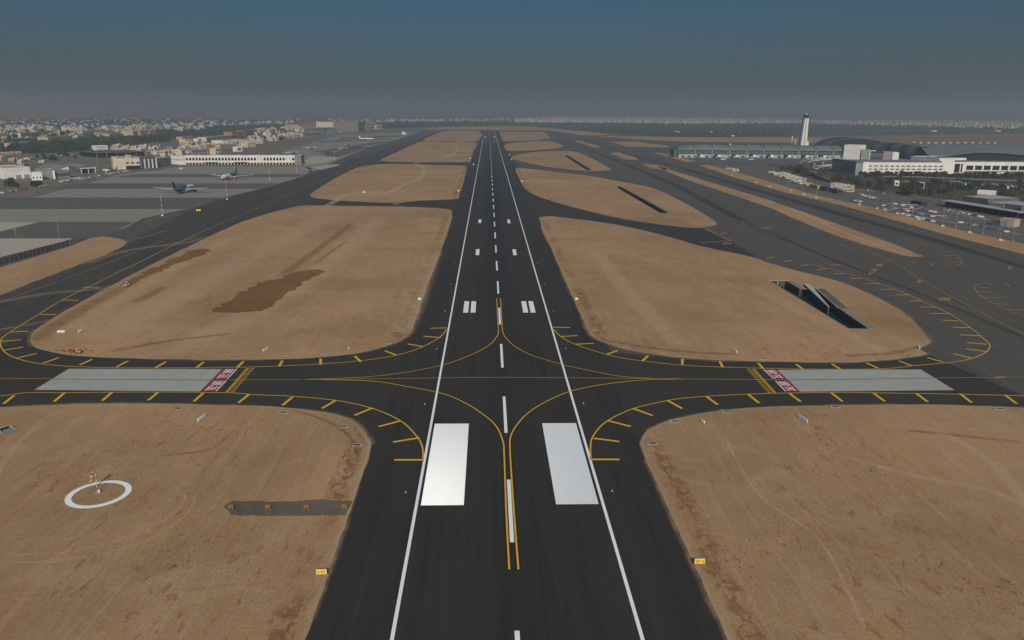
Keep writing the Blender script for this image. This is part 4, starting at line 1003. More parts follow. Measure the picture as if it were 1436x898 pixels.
    for x, y in ((0, L*.38), (-rad*1.2, -L*.03), (rad*1.2, -L*.03)):
        m = MB().cyl((x, y, rad*.2), (x, y, zc-rad*.5), rad*.1, n=6)
        lg = m.obj('landing_gear', M['steel'], t)
        m = MB()
        for dx in (-.22, .22): m.cyl((x+dx*rad-.08*rad, y, rad*.24), (x+dx*rad+.08*rad, y, rad*.24), rad*.24, n=10)
        m.obj('wheels', M['black'], lg)
    return t
aircraft('dark teal wide-body airliner seen from behind with pale wings spread on the old apron', G(258.5, 270.3, .12), -.02, 58, 60, 2.82, 'livery_wide', 'navy', 'navy')
aircraft('white wide-body airliner facing the camera with red engine covers and a teal fin', G(322.5, 251.8, .12), PI-.06, 56, 58, 2.82, 'livery_white', 'teal', 'red', cover=True)
aircraft('small white and teal airliner parked in front of the open hangar', G(154, 241.5, .12), 1.25, 27, 25, 1.5, 'livery_small', 'teal', 'airwhite')
aircraft('grey high-wing aircraft facing left with a bright wing beyond the terminal', G(410.5, 216.5, .12), 2.3, 34, 38, 2.3, 'airgrey', 'dkgrey', 'airgrey', 'airgrey', True, False, 4, True)
aircraft('grey high-wing aircraft with a dark fin in the middle of the far apron', G(437, 209.5, .12), 2.0, 32, 38, 2.3, 'airgrey', 'dkgrey', 'airgrey', 'airgrey', True, False, 4, True)
aircraft('dark grey low aircraft nearest the taxiway on the far apron', G(459.5, 216.2, .12), 1.9, 30, 34, 2.1, 'dkgrey', 'dkgrey', 'dkgrey', 'dkgrey', True, False, 4, True)
aircraft('pale grey aircraft with one white wing right of the dark fins', G(481.5, 210.5, .12), 2.4, 32, 36, 2.2, 'airgrey', 'navy', 'airgrey', 'airwhite', True, False, 4, True)
aircraft('white airliner seen side-on in front of the tan hangar', G(514, 196.6, .12), -1.45, 46, 44, 2.3, 'airwhite', 'airwhite', 'airgrey', 'airwhite', False, False, 2)
aircraft('white airliner seen side-on behind the glass pier', G(1034, 207.3, .12), -1.5, 44, 36, 2.1, 'airwhite', 'airwhite', 'airgrey')
aircraft('small white jet with a dark fin parked below the pier, on the left', G(1014.5, 225, .14), 2.2, 17, 15, 1.0, 'airwhite', 'navy', 'airgrey', ttail=True)
aircraft('small white jet with a dark fin parked below the pier, on the right', G(1053.5, 225, .14), 2.2, 17, 15, 1.0, 'airwhite', 'navy', 'airgrey', ttail=True)

# ---------------------------------------------------------------- arcaded old terminal
def arch_bay(w, h, aw, spring, top, th, sides=7):
    """one bay of an arcade wall with a round-headed opening (local x 0..w)"""
    r_ = aw/2; xc = w/2
    m = MB()
    m.box(0, xc-r_, 0, th, 0, h); m.box(xc+r_, w, 0, th, 0, h)
    pts = [(xc+r_*math.cos(PI*i/sides), spring+(top-spring)*math.sin(PI*i/sides)) for i in range(sides+1)]
    for (xa, za), (xb, zb) in zip(pts, pts[1:]):
        m.add([(xb, 0, zb), (xa, 0, za), (xa, 0, h), (xb, 0, h), (xb, th, zb), (xa, th, za), (xa, th, h), (xb, th, h)], [(0, 1, 2, 3), (7, 6, 5, 4), (0, 4, 5, 1), (3, 2, 6, 7)])
    return m
a, W, rz = frame((260.5, 232), (414, 231.8)); H = HT(a.lerp(G(414, 231.8), .5), 218.6)
t = thing('arcaded_terminal', 'long pale terminal with two rows of arches facing the old apron', 'terminal building', a, rz)
nb = 34; bw = W/nb
zs_ = (.2, H*.30, H*.36, H)
part(t, 'rear_wall', 'cream', (0, W, 5.0, 34, 0, H-.6)); part(t, 'roof', 'roofpale', (-.6, W+.6, .7, 34.4, H-.6, H-.1))
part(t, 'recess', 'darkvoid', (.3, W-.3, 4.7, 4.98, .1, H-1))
part(t, 'floor_slab', 'white', (0, W, -.6, 4.6, H*.33, H*.48)); part(t, 'cornice', 'white', (-.5, W+.5, -.7, .68, H*.88, H+.5))
up_m = arch_bay(bw, H*.40, bw*.70, H*.16, H*.33, .6).mesh('arch_bay', M['white']); lo_m = arch_bay(bw, H*.33, bw*.72, H*.14, H*.25, .6).mesh('arch_bay', M['cream'])
for k in range(nb):
    blank = k in (22, 23) or k in (31, 32)
    o = link('arch_bay', up_m, t); o.location = (k*bw, 0, H*.48)
    o = link('arch_bay', lo_m, t); o.location = (k*bw, 0, 0)
    if blank: part(t, 'infill_panel', 'cream', (k*bw+bw*.14, k*bw+bw*.86, .3, .45, H*.48, H*.84))
for k in (6, 15): part(t, 'canopy', 'dkgrey', (k*bw, (k+4)*bw, -3.4, -.62, H*.3, H*.34))
for k in range(5): part(t, 'roof_unit', 'greyw', (W*(.1+.18*k), W*(.1+.18*k)+5, 12, 17, H-.1, H+1.6))
t, W_, D_, H_ = bld('office_block', 'grey patterned end block joined to the right of the arcaded terminal', 'building', (414.2, 232), (423, 232), 219, 34, 'greyw', 4, 4, group=None, roof='roofpale', side=6)
bld('link_building', 'pale link building left of the arcaded terminal', 'building', (240.5, 230.5), (260, 231.5), 220, 20, 'white', 1, 9, (1.2, 3.2), roof='roofpale', sill=.5)
bld('office_block', 'grey office block with rows of dark windows left of the link building', 'building', (221.5, 235), (240, 232.5), 222, 30, 'greyw', 3, 8, roof='roofpale', side=5)
# ---------------------------------------------------------------- hangars and sheds on the left
def gable(name, label, pl, pr, ytop, depth, wall, roofm, rise, doors=0, cat='hangar', openf=False):
    a, W, rz = frame(pl, pr); H = HT(a.lerp(G(*pr), .5), ytop)-rise
    t = thing(name, label, cat, a, rz)
    m = MB().box(0, W, 0, depth, 0, H); 
    for y0, y1 in ((0, .3), (depth-.3, depth)): m.prism([(0, y0, H), (W, y0, H), (W/2, y0, H+rise)], (0, y1-y0, 0))
    m.obj('wall', M[wall], t)
    m = MB(); sl = [(-.8, H-.2), (W/2, H+rise+.05), (W+.8, H-.2), (W+.8, H+.1), (W/2, H+rise+.4), (-.8, H+.1)]
    m.prism([(x, -.5, z) for x, z in sl], (0, depth+1, 0)); m.obj('roof', M[roofm], t)
    for k in range(doors): part(t, 'door', 'darkvoid' if openf else 'greyw', (W*(k+.18)/doors, W*(k+.82)/doors, -.15, .04, 0, H*.72))
    return t, W, depth, H
t, W, D, H = bld('hangar', 'big white flat-roofed hangar with two grey doors at the left edge', 'hangar', (9, 252), (44, 250), 236, 55, 'white', 0, 0, roof='roofpale')
for u in (.5, .83): part(t, 'door', 'greyw', (W*u-3.2, W*u+3.2, -.15, .04, 0, H*.36))
for k in range(7): part(t, 'vent', 'darkvoid', (W*(.08+.14*k), W*(.08+.14*k)+1, -.12, .04, H*.78, H*.84))
bld('annex_building', 'low white annex against the right side of the big white hangar', 'building', (45, 253.5), (60, 253), 243.5, 18, 'white', 1, 3, (1.5, 2), roof='roofpale')
bld('tank_block', 'tall grey windowless block behind the white annex', 'building', (60.5, 250.5), (70, 250), 238, 25, 'greyw')
bld('service_tower', 'narrow white tower in front of the grey workshops', 'building', (75, 251.5), (78, 251.4), 239.5, 4, 'white', parapet=0)
bld('workshop', 'grey workshop right of the narrow white tower', 'workshop', (79, 251), (99, 249.5), 240, 30, 'greyw', 1, 5, (4, 4), wmat='dkgrey')
gable('hangar', 'pale gabled hangar left of the open hangar', (84, 242), (111, 240.5), 232.5, 60, 'white', 'roofgrey', 4)
t, W, D, H = gable('hangar', 'open-fronted hangar with a white canopy beside the teal plane', (113, 243.5), (133, 242.5), 231.5, 60, 'dkgrey', 'roofgrey', 3, 1, openf=True)
part(t, 'canopy', 'signwhite', (-1, W+1, -4, -.52, H*.78, H*.9)); 
for x in (0.2, W*.5, W-.2): part(t, 'column', 'signwhite', (x-.4, x+.4, -3.6, -2.8, 0, H*.78))
t, W, D, H = bld('hangar', 'cream hangar with three dark windows over open doors', 'hangar', (160, 238.5), (197, 237.5), 222.5, 45, 'cream', 0, 0, roof='roofgrey')
for k in range(3):
    part(t, 'window', 'glass', (W*(.47+.2*k), W*(.47+.2*k)+4.2, -.14, .04, H*.52, H*.66)); part(t, 'door', 'darkvoid', (W*(.46+.19*k), W*(.46+.19*k)+7, -.14, .04, 0, H*.34))
part(t, 'roof_block', 'tan', (W*.48, W*.72, 8, 16, H+.16, H+4.5)); part(t, 'stair_tower', 'cream', (-.3, W*.14, -.5, 6, 0, H+2))
t, W, D, H = bld('glazed_hall', 'greenish glazed hall with pale columns beside the cream hangar', 'building', (198, 237), (219.5, 235.5), 221.5, 35, 'dkgrey', 0, 0, roof='roofgrey')
for k in range(5): part(t, 'column', 'white', (W*k/4-.7, W*k/4+.7, -1.6, -.02, 0, H*.9))
m = MB(); 
part(t, 'glazing', 'blueglass', (.5, W-.5, -.12, .04, .5, H*.85))
# wide low roof behind them
a, W, rz = frame((136, 222), (206, 219.5)); H = HT(a, 215.5)
t = thing('canopy_hall', 'very wide dark low roof behind the cream hangar', 'building', a, rz)
part(t, 'roof', 'dkgrey', (0, W, 0, 90, H, H+1.2)); part(t, 'wall', 'darkvoid', (3, W-3, 4, 86, 0, H))
for k in range(6): part(t, 'column', 'greyw', (W*(k+.02)/5.1, W*(k+.02)/5.1+.9, 1, 1.9, 0, H))

BL = [  # name, label, pl, pr, ytop, depth, mat, rows, cols, roof
 ('white_building', 'white flat building with dark windows at the edge of the woods', (136, 212), (152, 211.5), 205, 25, 'white', 2, 6, 'roofpale'),
 ('beige_building', 'long beige low building in front of the tan barrack blocks', (155, 194), (187, 192), 187.5, 40, 'tan', 2, 12, 'roofgrey'),
 ('barrack_block', 'left tan block of three behind the beige building', (187.5, 193), (195.5, 192.5), 184, 40, 'tan', 4, 5, 'roofgrey'),
 ('barrack_block', 'widest middle tan block of three behind the beige building', (197, 192.6), (209, 192), 183, 45, 'tan', 4, 8, 'roofgrey'),
 ('barrack_block', 'right tan block of three behind the beige building', (210.5, 192), (220, 191.5), 183.3, 40, 'pinkw', 4, 6, 'roofgrey'),
 ('tan_building', 'wide tan block with vertical dark joints among the trees on the left', (68, 200), (102, 198), 192, 30, 'tan', 2, 10, 'roofgrey'),
 ('tan_building', 'lower tan block in front of the trees at the far left', (14, 207), (43, 204.8), 200.6, 25, 'tan', 1, 9, 'roofpale'),
 ('tan_building', 'cream L-shaped block near the left edge under the woods', (-8, 219), (31, 217), 214.5, 20, 'cream', 1, 10, 'roofpale'),
 ('tan_building', 'tall tan apartment block at the left edge of the photo', (-10, 196.5), (14, 195.5), 187, 30, 'tan', 4, 8, 'roofgrey'),
 ('tan_building', 'cream block half hidden by trees at upper left', (30, 193.5), (57, 191.5), 186.3, 30, 'cream', 2, 8, 'roofpale'),
 ('brick_tower', 'slim red-brown brick tower behind the arcaded terminal', (293.5, 217.5), (298, 217.3), 203, 7, 'brickred', 5, 1, 'roofgrey'),
 ('brick_building', 'large red-brown block right of the dark woods', (326, 193.5), (343.5, 192.5), 185, 30, 'brickred', 3, 9, 'roofgrey'),
 ('brick_building', 'second red-brown block set back to the right of the first', (344, 190.5), (361, 189), 183.2, 30, 'brickred', 2, 8, 'roofgrey'),
 ('cream_building', 'bright cream block at the upper end of the old apron', (347.5, 207), (358.5, 206.5), 200.5, 20, 'cream', 2, 4, 'roofpale'),
 ('gate_building', 'small white building with one dark doorway by the old apron', (332, 213), (340, 212.6), 206.5, 12, 'white', 1, 1, 'roofpale'),
 ('grey_hall', 'flat grey-green roofed hall behind the arcaded terminal', (270, 216), (292, 215), 209.5, 40, 'greyw', 1, 8, 'roofgrey'),
 ('cream_building', 'cream two-part block right of the brick tower', (303, 218.5), (310, 218), 208.5, 14, 'cream', 2, 2, 'roofpale'),
 ('tan_building', 'tan block with arched windows beyond the brick tower', (309, 209), (331, 207.5), 203, 20, 'tan', 2, 7, 'roofgrey'),
 ('pink_hangar', 'very wide pinkish windowless hangar near the far apron', (419, 181), (450, 179.8), 174.8, 70, 'pinkw', 0, 0, 'roofgrey'),
 ('beige_building', 'low beige range in front of the pinkish hangar', (420, 184.8), (449, 183), 180.2, 20, 'cream', 1, 8, 'roofpale'),
 ('grey_hangar', 'long pale grey shed at the top of the old apron', (425, 192.5), (450, 190.5), 186.2, 40, 'roofpale', 1, 9, 'roofgrey'),
 ('tan_annex', 'tan annex right of the big tan hangar', (513, 182.2), (526.5, 181.2), 173.3, 50, 'cream', 2, 4, 'roofgrey'),
 ('tan_annex', 'smaller tan outbuilding at the right end of the hangars', (528, 181.3), (536, 181), 175.5, 40, 'cream', 1, 3, 'roofgrey'),
 ('white_shed', 'lone white box shed on the far end of the apron', (564, 189), (568.5, 189), 185.6, 12, 'white', 0, 0, 'roofpale'),
 ('yellow_building', 'pale yellow block in the left of the old town', (261, 203), (271, 202.4), 195.8, 20, 'cream', 2, 4, 'roofpale'),
 ('red_roof_hall', 'low hall with a red-brown roof left of the old town', (256, 196), (272, 195), 192, 20, 'pinkw', 1, 5, 'brickred'),
 ('white_building', 'white block beside the dark woods in the old town', (278, 201), (283, 200.7), 195, 14, 'white', 2, 2, 'roofpale'),
 ('blue_roof_shed', 'small shed with a blue roof in the old town', (299, 206.5), (309, 206), 202.3, 18, 'white', 0, 0, 'bluebox'),
 ('yellow_building', 'long yellowish hall in front of the woods', (290, 198.5), (325, 195), 191.5, 25, 'cream', 1, 12, 'roofpale'),
]
for nm, lab, pl, pr, yt, dp, mat, rw, cl, rf_ in BL:
    bld(nm, lab, 'hangar' if 'hangar' in nm else 'building', pl, pr, yt, dp, mat, rw, cl, roof=rf_)
gable('hangar', 'long white hangar with a grey curved roof in the old town', (313, 203.5), (347, 201.5), 194.5, 35, 'white', 'roofgrey', 3)
# big tan hangar with the blue door, and the arched hangar beside it
t, W, D, H = bld('hangar', 'largest tan hangar with a pitted front at the far end of the apron', 'hangar', (468, 187.2), (503, 184.8), 171, 70, 'cream', 6, 14, (3.0, 1.6), roof='roofgrey', wmat='tan')
t, W, D, H = bld('hangar', 'dark hangar end with a tall blue door beside the largest tan hangar', 'hangar', (503.4, 184.4), (512.5, 183.6), 171, 60, 'dkgrey')
part(t, 'door', 'bluebox', (W*.2, W*.72, -.2, .04, 0, H*.85))
a, W, rz = frame((454.5, 189.2), (474, 188.2)); H = HT(a, 179.3)
t = thing('arched_hangar', 'dark round-arched hangar with a pale blue-green front', 'hangar', a, rz)
pts = [(W/2-W/2*math.cos(PI*i/16), H*math.sin(PI*i/16)) for i in range(17)]
m = MB(); m.prism([(x, 0, z) for x, z in pts]+[], (0, 50, 0)); m.obj('vault', M['dkgrey'], t)
pin = [(W/2-W*.42*math.cos(PI*i/16), H*.86*math.sin(PI*i/16)) for i in range(17)]
m = MB(); m.prism([(x, -.6, z) for x, z in pin], (0, .55, 0)); m.obj('front_glazing', paint('pale_blue_green_front', (.20, .27, .28), .5), t)
part(t, 'door', 'greyw', (W*.42, W*.8, -.75, -.62, 0, H*.35))

# white dome and water tanks in the old town
def dome(px, py, ytop, wpx, label):
    b = G(px, py); H = HT(b, ytop); rd = wpx/2*(b-Vector(CAM)).length/1150
    t = thing('domed_building', label, 'building', b)
    MB().cyl((0, 0, 0), (0, 0, H*.45), rd, n=20).obj('drum', M['white'], t)
    rings_ = [[(rd*.98*math.cos(q)*math.cos(2*PI*i/20), rd*.98*math.cos(q)*math.sin(2*PI*i/20), H*.45+H*.55*math.sin(q)) for i in range(20)] for q in (0, .3, .6, .9, 1.2, 1.5)]
    MB().rings(rings_).obj('dome', M['white'], t, True)
dome(371.5, 190, 185.5, 5.5, 'small white dome among the cream houses of the old town')

# ---------------------------------------------------------------- new terminal on the right: pier
a, W, rz = frame((947, 221.2), (1179, 222.8)); zr = HT(a.lerp(G(1179, 222.8), .4)+Vector((0, 18, 0)), 203.4); ze = HT(a.lerp(G(1179, 222.8), .5), 211.2)
t = thing('terminal_pier', 'long glass pier with a curved grey metal roof and dark ribs', 'terminal building', a, rz)
sec = [(-2.5, ze), (-1.5, ze+2.2), (2, ze+(zr-ze)*.45), (8, ze+(zr-ze)*.8), (18, zr), (30, zr-.5), (40, ze+2), (43, ze-1)]
def ends(u): return 1.0
m = MB(); nst = 60; rows_ = []
for k in range(nst+1):
    x = 4+(W-4)*k/nst; q = min(1.0, max(0.0, (x-4)/34)); s_ = .42+.58*math.sin(q*PI/2)
    rows_.append([(x, y, ze*.98+(z-ze*.98)*s_ if z > ze*.98 else z) for y, z in sec])
for k in range(nst):
    m.add(rows_[k]+rows_[k+1], [(i, i+1, len(sec)+i+1, len(sec)+i) for i in range(len(sec)-1)])
o = m.obj('roof', M['vault'], t, True)
part(t, 'glass_wall', 'blueglass', (2, W, 0, 40, HT(a, 216.6), ze-.02)); part(t, 'base_wall', 'roofpale', (6, W-2, -1.2, 39, 0, HT(a, 216.6)-.02))
part(t, 'end_glazing', 'dkgrey', (-3, 4, 2, 40, 0, ze+1.5))
hb = HT(a, 216.6)
for k in range(26):
    if k % 4 != 3: part(t, 'opening', 'darkvoid', (12+k*(W-20)/26, 12+(k+.55)*(W-20)/26, -1.35, -1.1, hb*.12, hb*.62))
for k in range(44): part(t, 'window', 'vault', (8+k*(W-12)/44, 8+(k+.3)*(W-12)/44, -.15, .04, hb+(ze-hb)*.25, hb+(ze-hb)*.72))
for k in range(9):
    for dx in (-2.2, 2.2):
        px = 973.5+24.2*k; x = W*(px-947)/232+dx
        m = MB()
        for (y0, z0), (y1, z1) in zip(sec[:6], sec[1:6]):
            m.add([(x-.55, y0, z0+.1), (x+.55, y0, z0+.1), (x+.55, y1, z1+.1), (x-.55, y1, z1+.1), (x-.55, y0, z0+.75), (x+.55, y0, z0+.75), (x+.55, y1, z1+.75), (x-.55, y1, z1+.75)],
                  [(0, 3, 2, 1), (4, 5, 6, 7), (0, 1, 5, 4), (2, 3, 7, 6), (1, 2, 6, 5), (0, 4, 7, 3)])
        m.obj('roof_rib', M['dkgrey'], t)
    part(t, 'rib_column', 'greyw', (x-3.4, x-1.2, -2.4, -.2, 0, ze-.3))
    if k < 8:
        jb = part(t, 'jet_bridge', 'dkgrey', (x+4, x+7.2, -26, -1.4, 4.2, 7.2))
        part(jb, 'bridge_head', 'signwhite', (x+2.6, x+8.6, -31, -26.02, 3.6, 7.8)); part(jb, 'support', 'palepole', (x+5, x+6.2, -24, -22.8, 0, 4.18))
part(t, 'green_panel', 'greenm', (W*(1081-947)/232-2, W*(1081-947)/232+2.4, -3.6, -2.5, .5, hb*1.25))

# ---------------------------------------------------------------- control tower
b = G(1126, 207.3); H = HT(b, 160.2)
t = thing('control_tower', 'tall pale control tower with two ribs and a dark glass cab', 'control tower', b, .1)
def tap(x0, x1, y0, y1, u0, u1, v0, v1, z0, z1, mb):
    mb.add([(x0, y0, z0), (x1, y0, z0), (x1, y1, z0), (x0, y1, z0), (u0, v0, z1), (u1, v0, z1), (u1, v1, z1), (u0, v1, z1)], [(3, 2, 1, 0), (4, 5, 6, 7), (0, 1, 5, 4), (1, 2, 6, 5), (2, 3, 7, 6), (3, 0, 4, 7)])
hs = H*.875
m = MB(); tap(-10.5, 7.5, -1.0, 8, -5.6, 6.2, -1, 6, 0, hs, m); m.obj('shaft', M['greyw'], t)
for xa, xb, ua, ub in ((-8.8, -1.8, -3.8, -.2), (.2, 7.6, 1.2, 6.6)):
    m = MB(); tap(xa, xb, -5, -1.02, ua, ub, -4.2, -1.02, 0, hs*.995, m); m.obj('rib', M['white'], t)
part(t, 'stair_block', 'white', (8, 13, -4, 4, 0, 16))
m = MB().cyl((.6, 0, hs), (.6, 0, H*.91), 4.2, 5.4, 16); m.obj('neck', M['dkgrey'], t)
m = MB().cyl((.6, 0, H*.91), (.6, 0, H*.97), 6.2, 7.8, 20); m.obj('cab', M['glass'], t)
MB().cyl((.6, 0, H*.97), (.6, 0, H*.99), 7.9, 6.8, 20).obj('cab_roof', M['dkgrey'], t); MB().cyl((.6, 0, H*.99), (.6, 0, H*1.02), 2.6, 2.2, 10).obj('roof_drum', M['palepole'], t)
for px, yt, lab in ((1109.5, 190.5, 'white slender mast left of the control tower'), (1114.5, 195.5, 'shorter white mast just left of the control tower')):
    b = G(px, 208); Hm = HT(b, yt)
    t = thing('radio_mast', lab, 'mast', b); MB().cyl((0, 0, 0), (0, 0, Hm*.6), .5, .4, 8).obj('pole', M['palepole'], t); MB().cyl((0, 0, Hm*.6), (0, 0, Hm), 1.3, 1.3, 10).obj('radome', M['signwhite'], t)

# ---------------------------------------------------------------- main terminal: dark vaults and long wavy roof
def vault(t, a, rz, pl, pr, ybase, ytop, depth, front='glass', nm='vault', dy=0):
    L, Rr = G(pl, ybase), G(pr, ybase); inv = Matrix.Rotation(-rz, 3, 'Z')
    l, r_ = inv @ (L-a), inv @ (Rr-a); H = HT((L+Rr)/2, ytop); xc, hw = (l.x+r_.x)/2, (r_.x-l.x)/2; y0 = (l.y+r_.y)/2+dy
    n = 18; arc = [(xc-hw*math.cos(PI*i/n), H*(.30+.70*math.sin(PI*i/n)**.85)) for i in range(n+1)]
    m = MB(); poly = [(xc-hw, 0)]+arc+[(xc+hw, 0)]
    m.prism([(x, y0, z) for x, z in poly], (0, depth, 0)); m.obj('glazed_arch', M[front], t)
    m = MB(); outer = [(xc+(x-xc)*1.03, z+1.0) for x, z in arc]
    for (xa, za), (xb, zb), (xc1, zc1), (xd, zd) in zip(arc, arc[1:], outer, outer[1:]):
        m.add([(xa, y0-1, za+.1), (xb, y0-1, zb+.1), (xd, y0-1, zd), (xc1, y0-1, zc1), (xa, y0+depth+2, za+.1), (xb, y0+depth+2, zb+.1), (xd, y0+depth+2, zd), (xc1, y0+depth+2, zc1)], [(0, 1, 2, 3), (3, 2, 6, 7), (7, 6, 5, 4), (0, 4, 5, 1)])
    m.obj('vault_roof', M['vaultdark' if nm == 'dark' else 'vault'], t, True)
M['vaultdark'] = paint('dark_metal_vault_roof', (.038, .044, .050), .5, .2, .05, .4)
a, W, rz = frame((1176, 223), (1560, 229))
t = thing('main_terminal', 'main terminal with dark glazed vaults and a long wavy grey roof', 'terminal building', a, rz)
vault(t, a, rz, 1160, 1243, 217.5, 195.4, 120, nm='dark')
for pl, pr, yb_, yt in ((1228, 1260, 219, 201), (1254, 1282, 221.5, 203), (1275, 1305, 224, 205.8)): vault(t, a, rz, pl, pr, yb_, yt, 70, nm='dark')
front = [(1296, 213), (1303, 217.6), (1320, 218.2), (1338, 217), (1352, 214.9), (1368, 213.4), (1388, 213.2), (1408, 214.4), (1430, 216.4), (1455, 217.8), (1480, 215), (1510, 214), (1540, 216), (1570, 218)]
inv = Matrix.Rotation(-rz, 3, 'Z'); ln_ = []
for px, yt in front:
    g_ = G(px, 226); l = inv @ (g_-a); ln_.append((l.x, l.y, HT(g_, yt)))
m = MB(); n = len(ln_); dp = 135
lo = [(x, y, z) for x, y, z in ln_]; steps = 8; grid = []
for k in range(steps+1):
    u = k/steps
    grid.append([(x+u*10, y+u*dp, z*(1-u)+u*27+7*math.sin(u*PI*.9)) for x, y, z in ln_])
for g0, g1 in zip(grid, grid[1:]): m.add(g0+g1, [(i, i+1, n+i+1, n+i) for i in range(n-1)])
m.add([(x, y, z) for x, y, z in ln_]+[(x, y, z-1.4) for x, y, z in ln_], [(i, n+i, n+i+1, i+1) for i in range(n-1)])
o = m.obj('wavy_roof', M['vault'], t, True)
m = MB(); m.add([(x, y+9, 0) for x, y, z in ln_]+[(x, y+9, z-.3) for x, y, z in ln_], [(i, i+1, n+i+1, n+i) for i in range(n-1)]); m.obj('glass_wall', M['glass'], t)
for k in range(12):
    i = 2+k*.75; g_ = G(1302+k*11, 226); l = inv @ (g_-a); part(t, 'skylight', 'roofpale', (l.x, l.x+5, l.y+112, l.y+115, 28, 32.6))
# blocks in front of the terminal
bld('service_block', 'tall windowless white block left of the dark vaults', 'building', (1181.5, 228), (1203, 229), 204.4, 34, 'white', roof='roofpale')
bld('service_block', 'grey block right of the tall white block', 'building', (1206, 229), (1218, 229.3), 210.5, 25, 'greyw')
bld('service_block', 'second grey block further right under the vaults', 'building', (1237, 229.5), (1249, 229.8), 213.6, 25, 'greyw')
bld('service_block', 'small white block right of the grey ones under the vaults', 'building', (1250, 229.8), (1259, 230), 214.6, 18, 'white')
bld('glazed_link', 'low dark glazed link between the grey blocks', 'building', (1219, 229.3), (1236.5, 229.5), 216.2, 20, 'dkgrey', 1, 8, roof='roofgrey')
b = G(1218, 231); Hg = HT(b, 211.2)
t = thing('gantry', 'white right-angled gantry standing before the grey blocks', 'gantry', b); part(t, 'post', 'signwhite', (-.6, .6, -.6, .6, 0, Hg)); part(t, 'beam', 'signwhite', (.6, 10, -.6, .6, Hg-1.2, Hg))

# white office range
x0, x1 = G(1209, 246.2), G(1314, 243.6); y_ = x0.y
a = x0.copy(); W = G(1314, 244.5).x-a.x; H = HT(a, 228.8)
t = thing('office_building', 'long white office range with three bands of short windows', 'office building', a)
part(t, 'wall', 'white', (0, W, 0, 85, 0, H)); part(t, 'roof', 'roofgrey', (.5, W-.5, .5, 84.5, H+.01, H+.3))
part(t, 'parapet', 'white', (-.2, W+.2, -.2, .5, H-.1, H+1.1), (-.2, .5, .5, 84, H-.1, H+1.1))
part(t, 'plant_screen', 'dkgrey', (6, W-8, 10, 11, H+.3, H+3.4)); part(t, 'end_wall', 'white', (-1.0, 8, -1.2, -.22, 0, H+1.6))
part(t, 'side_roof', 'dkgrey', (-12, -.3, -.5, 86, H+.2, H+1.6)); part(t, 'side_wall', 'greyw', (-11, -1.02, 0, 85, 0, H+.18))
me = MB().box(-2.9, 2.9, -.14, .05, 0, 1.6).mesh('window', M['darkvoid'])
for r_ in range(3):
    for k in range(14):
        o = link('window', me, t); o.location = (11+k*(W-16)/14, 0, H*(.22+.25*r_))
me = MB().box(-.15, .05, -2.2, 2.2, 0, H*.6).mesh('side_window', M['glass'])
for k in range(5): o = link('side_window', me, t); o.location = (-11, 14+k*9, H*.22)
part(t, 'ledge', 'white', *[(8.2, W, -.5, -.15, H*(.155+.25*r_), H*(.175+.25*r_)) for r_ in range(3)])
t, W2, D2, H2 = bld('entrance_block', 'white entrance block with tall dark glazing in the middle of the office range', 'office building', (1314.5, 244.2), (1352, 243.6), 222.8, 60, 'white', roof='roofgrey')
part(t, 'glazing', 'glass', (W2*.60, W2*.80, -.3, .04, 2, H2*.66), (W2*.84, W2*.9, -.3, .04, 2, H2*.66)); part(t, 'slot_window', 'glass', (W2*.12, W2*.15, -.2, .04, 4, H2*.6), (W2*.32, W2*.36, -.2, .04, 3, H2*.62))
part(t, 'canopy', 'dkgrey', (W2*.58, W2*.99, -2.5, -.32, H2*.84, H2*.9)); part(t, 'side_wing', 'white', (-.2, W2*.3, -.8, -.2, H2*.70, H2*.76))
a, W, rz = frame((1353, 240), (1500, 241)); H = HT(a, 227.2)
t = thing('colonnade_wing', 'white wing with large square dark bays at the right edge', 'office building', a, rz)
part(t, 'rear_wall', 'glass', (0, W, 3, 40, 0, H-.2)); part(t, 'beam', 'white', (-.5, W, -.4, 3, H*.60, H)); part(t, 'roof', 'roofgrey', (0, W, 3.02, 40, H-.19, H)); part(t, 'plinth', 'white', (-.5, W, -.4, 2.98, 0, H*.1))
for k in range(13): part(t, 'pillar', 'white', (k*W/12-1.3, k*W/12+1.3, -.38, 2.9, H*.1, H*.6))
bld('low_wall', 'low cream boundary wall sloping below the colonnaded wing', 'wall', (1352, 246.5), (1412, 243.8), 241.5, 3, 'white', parapet=0, h=2.6)

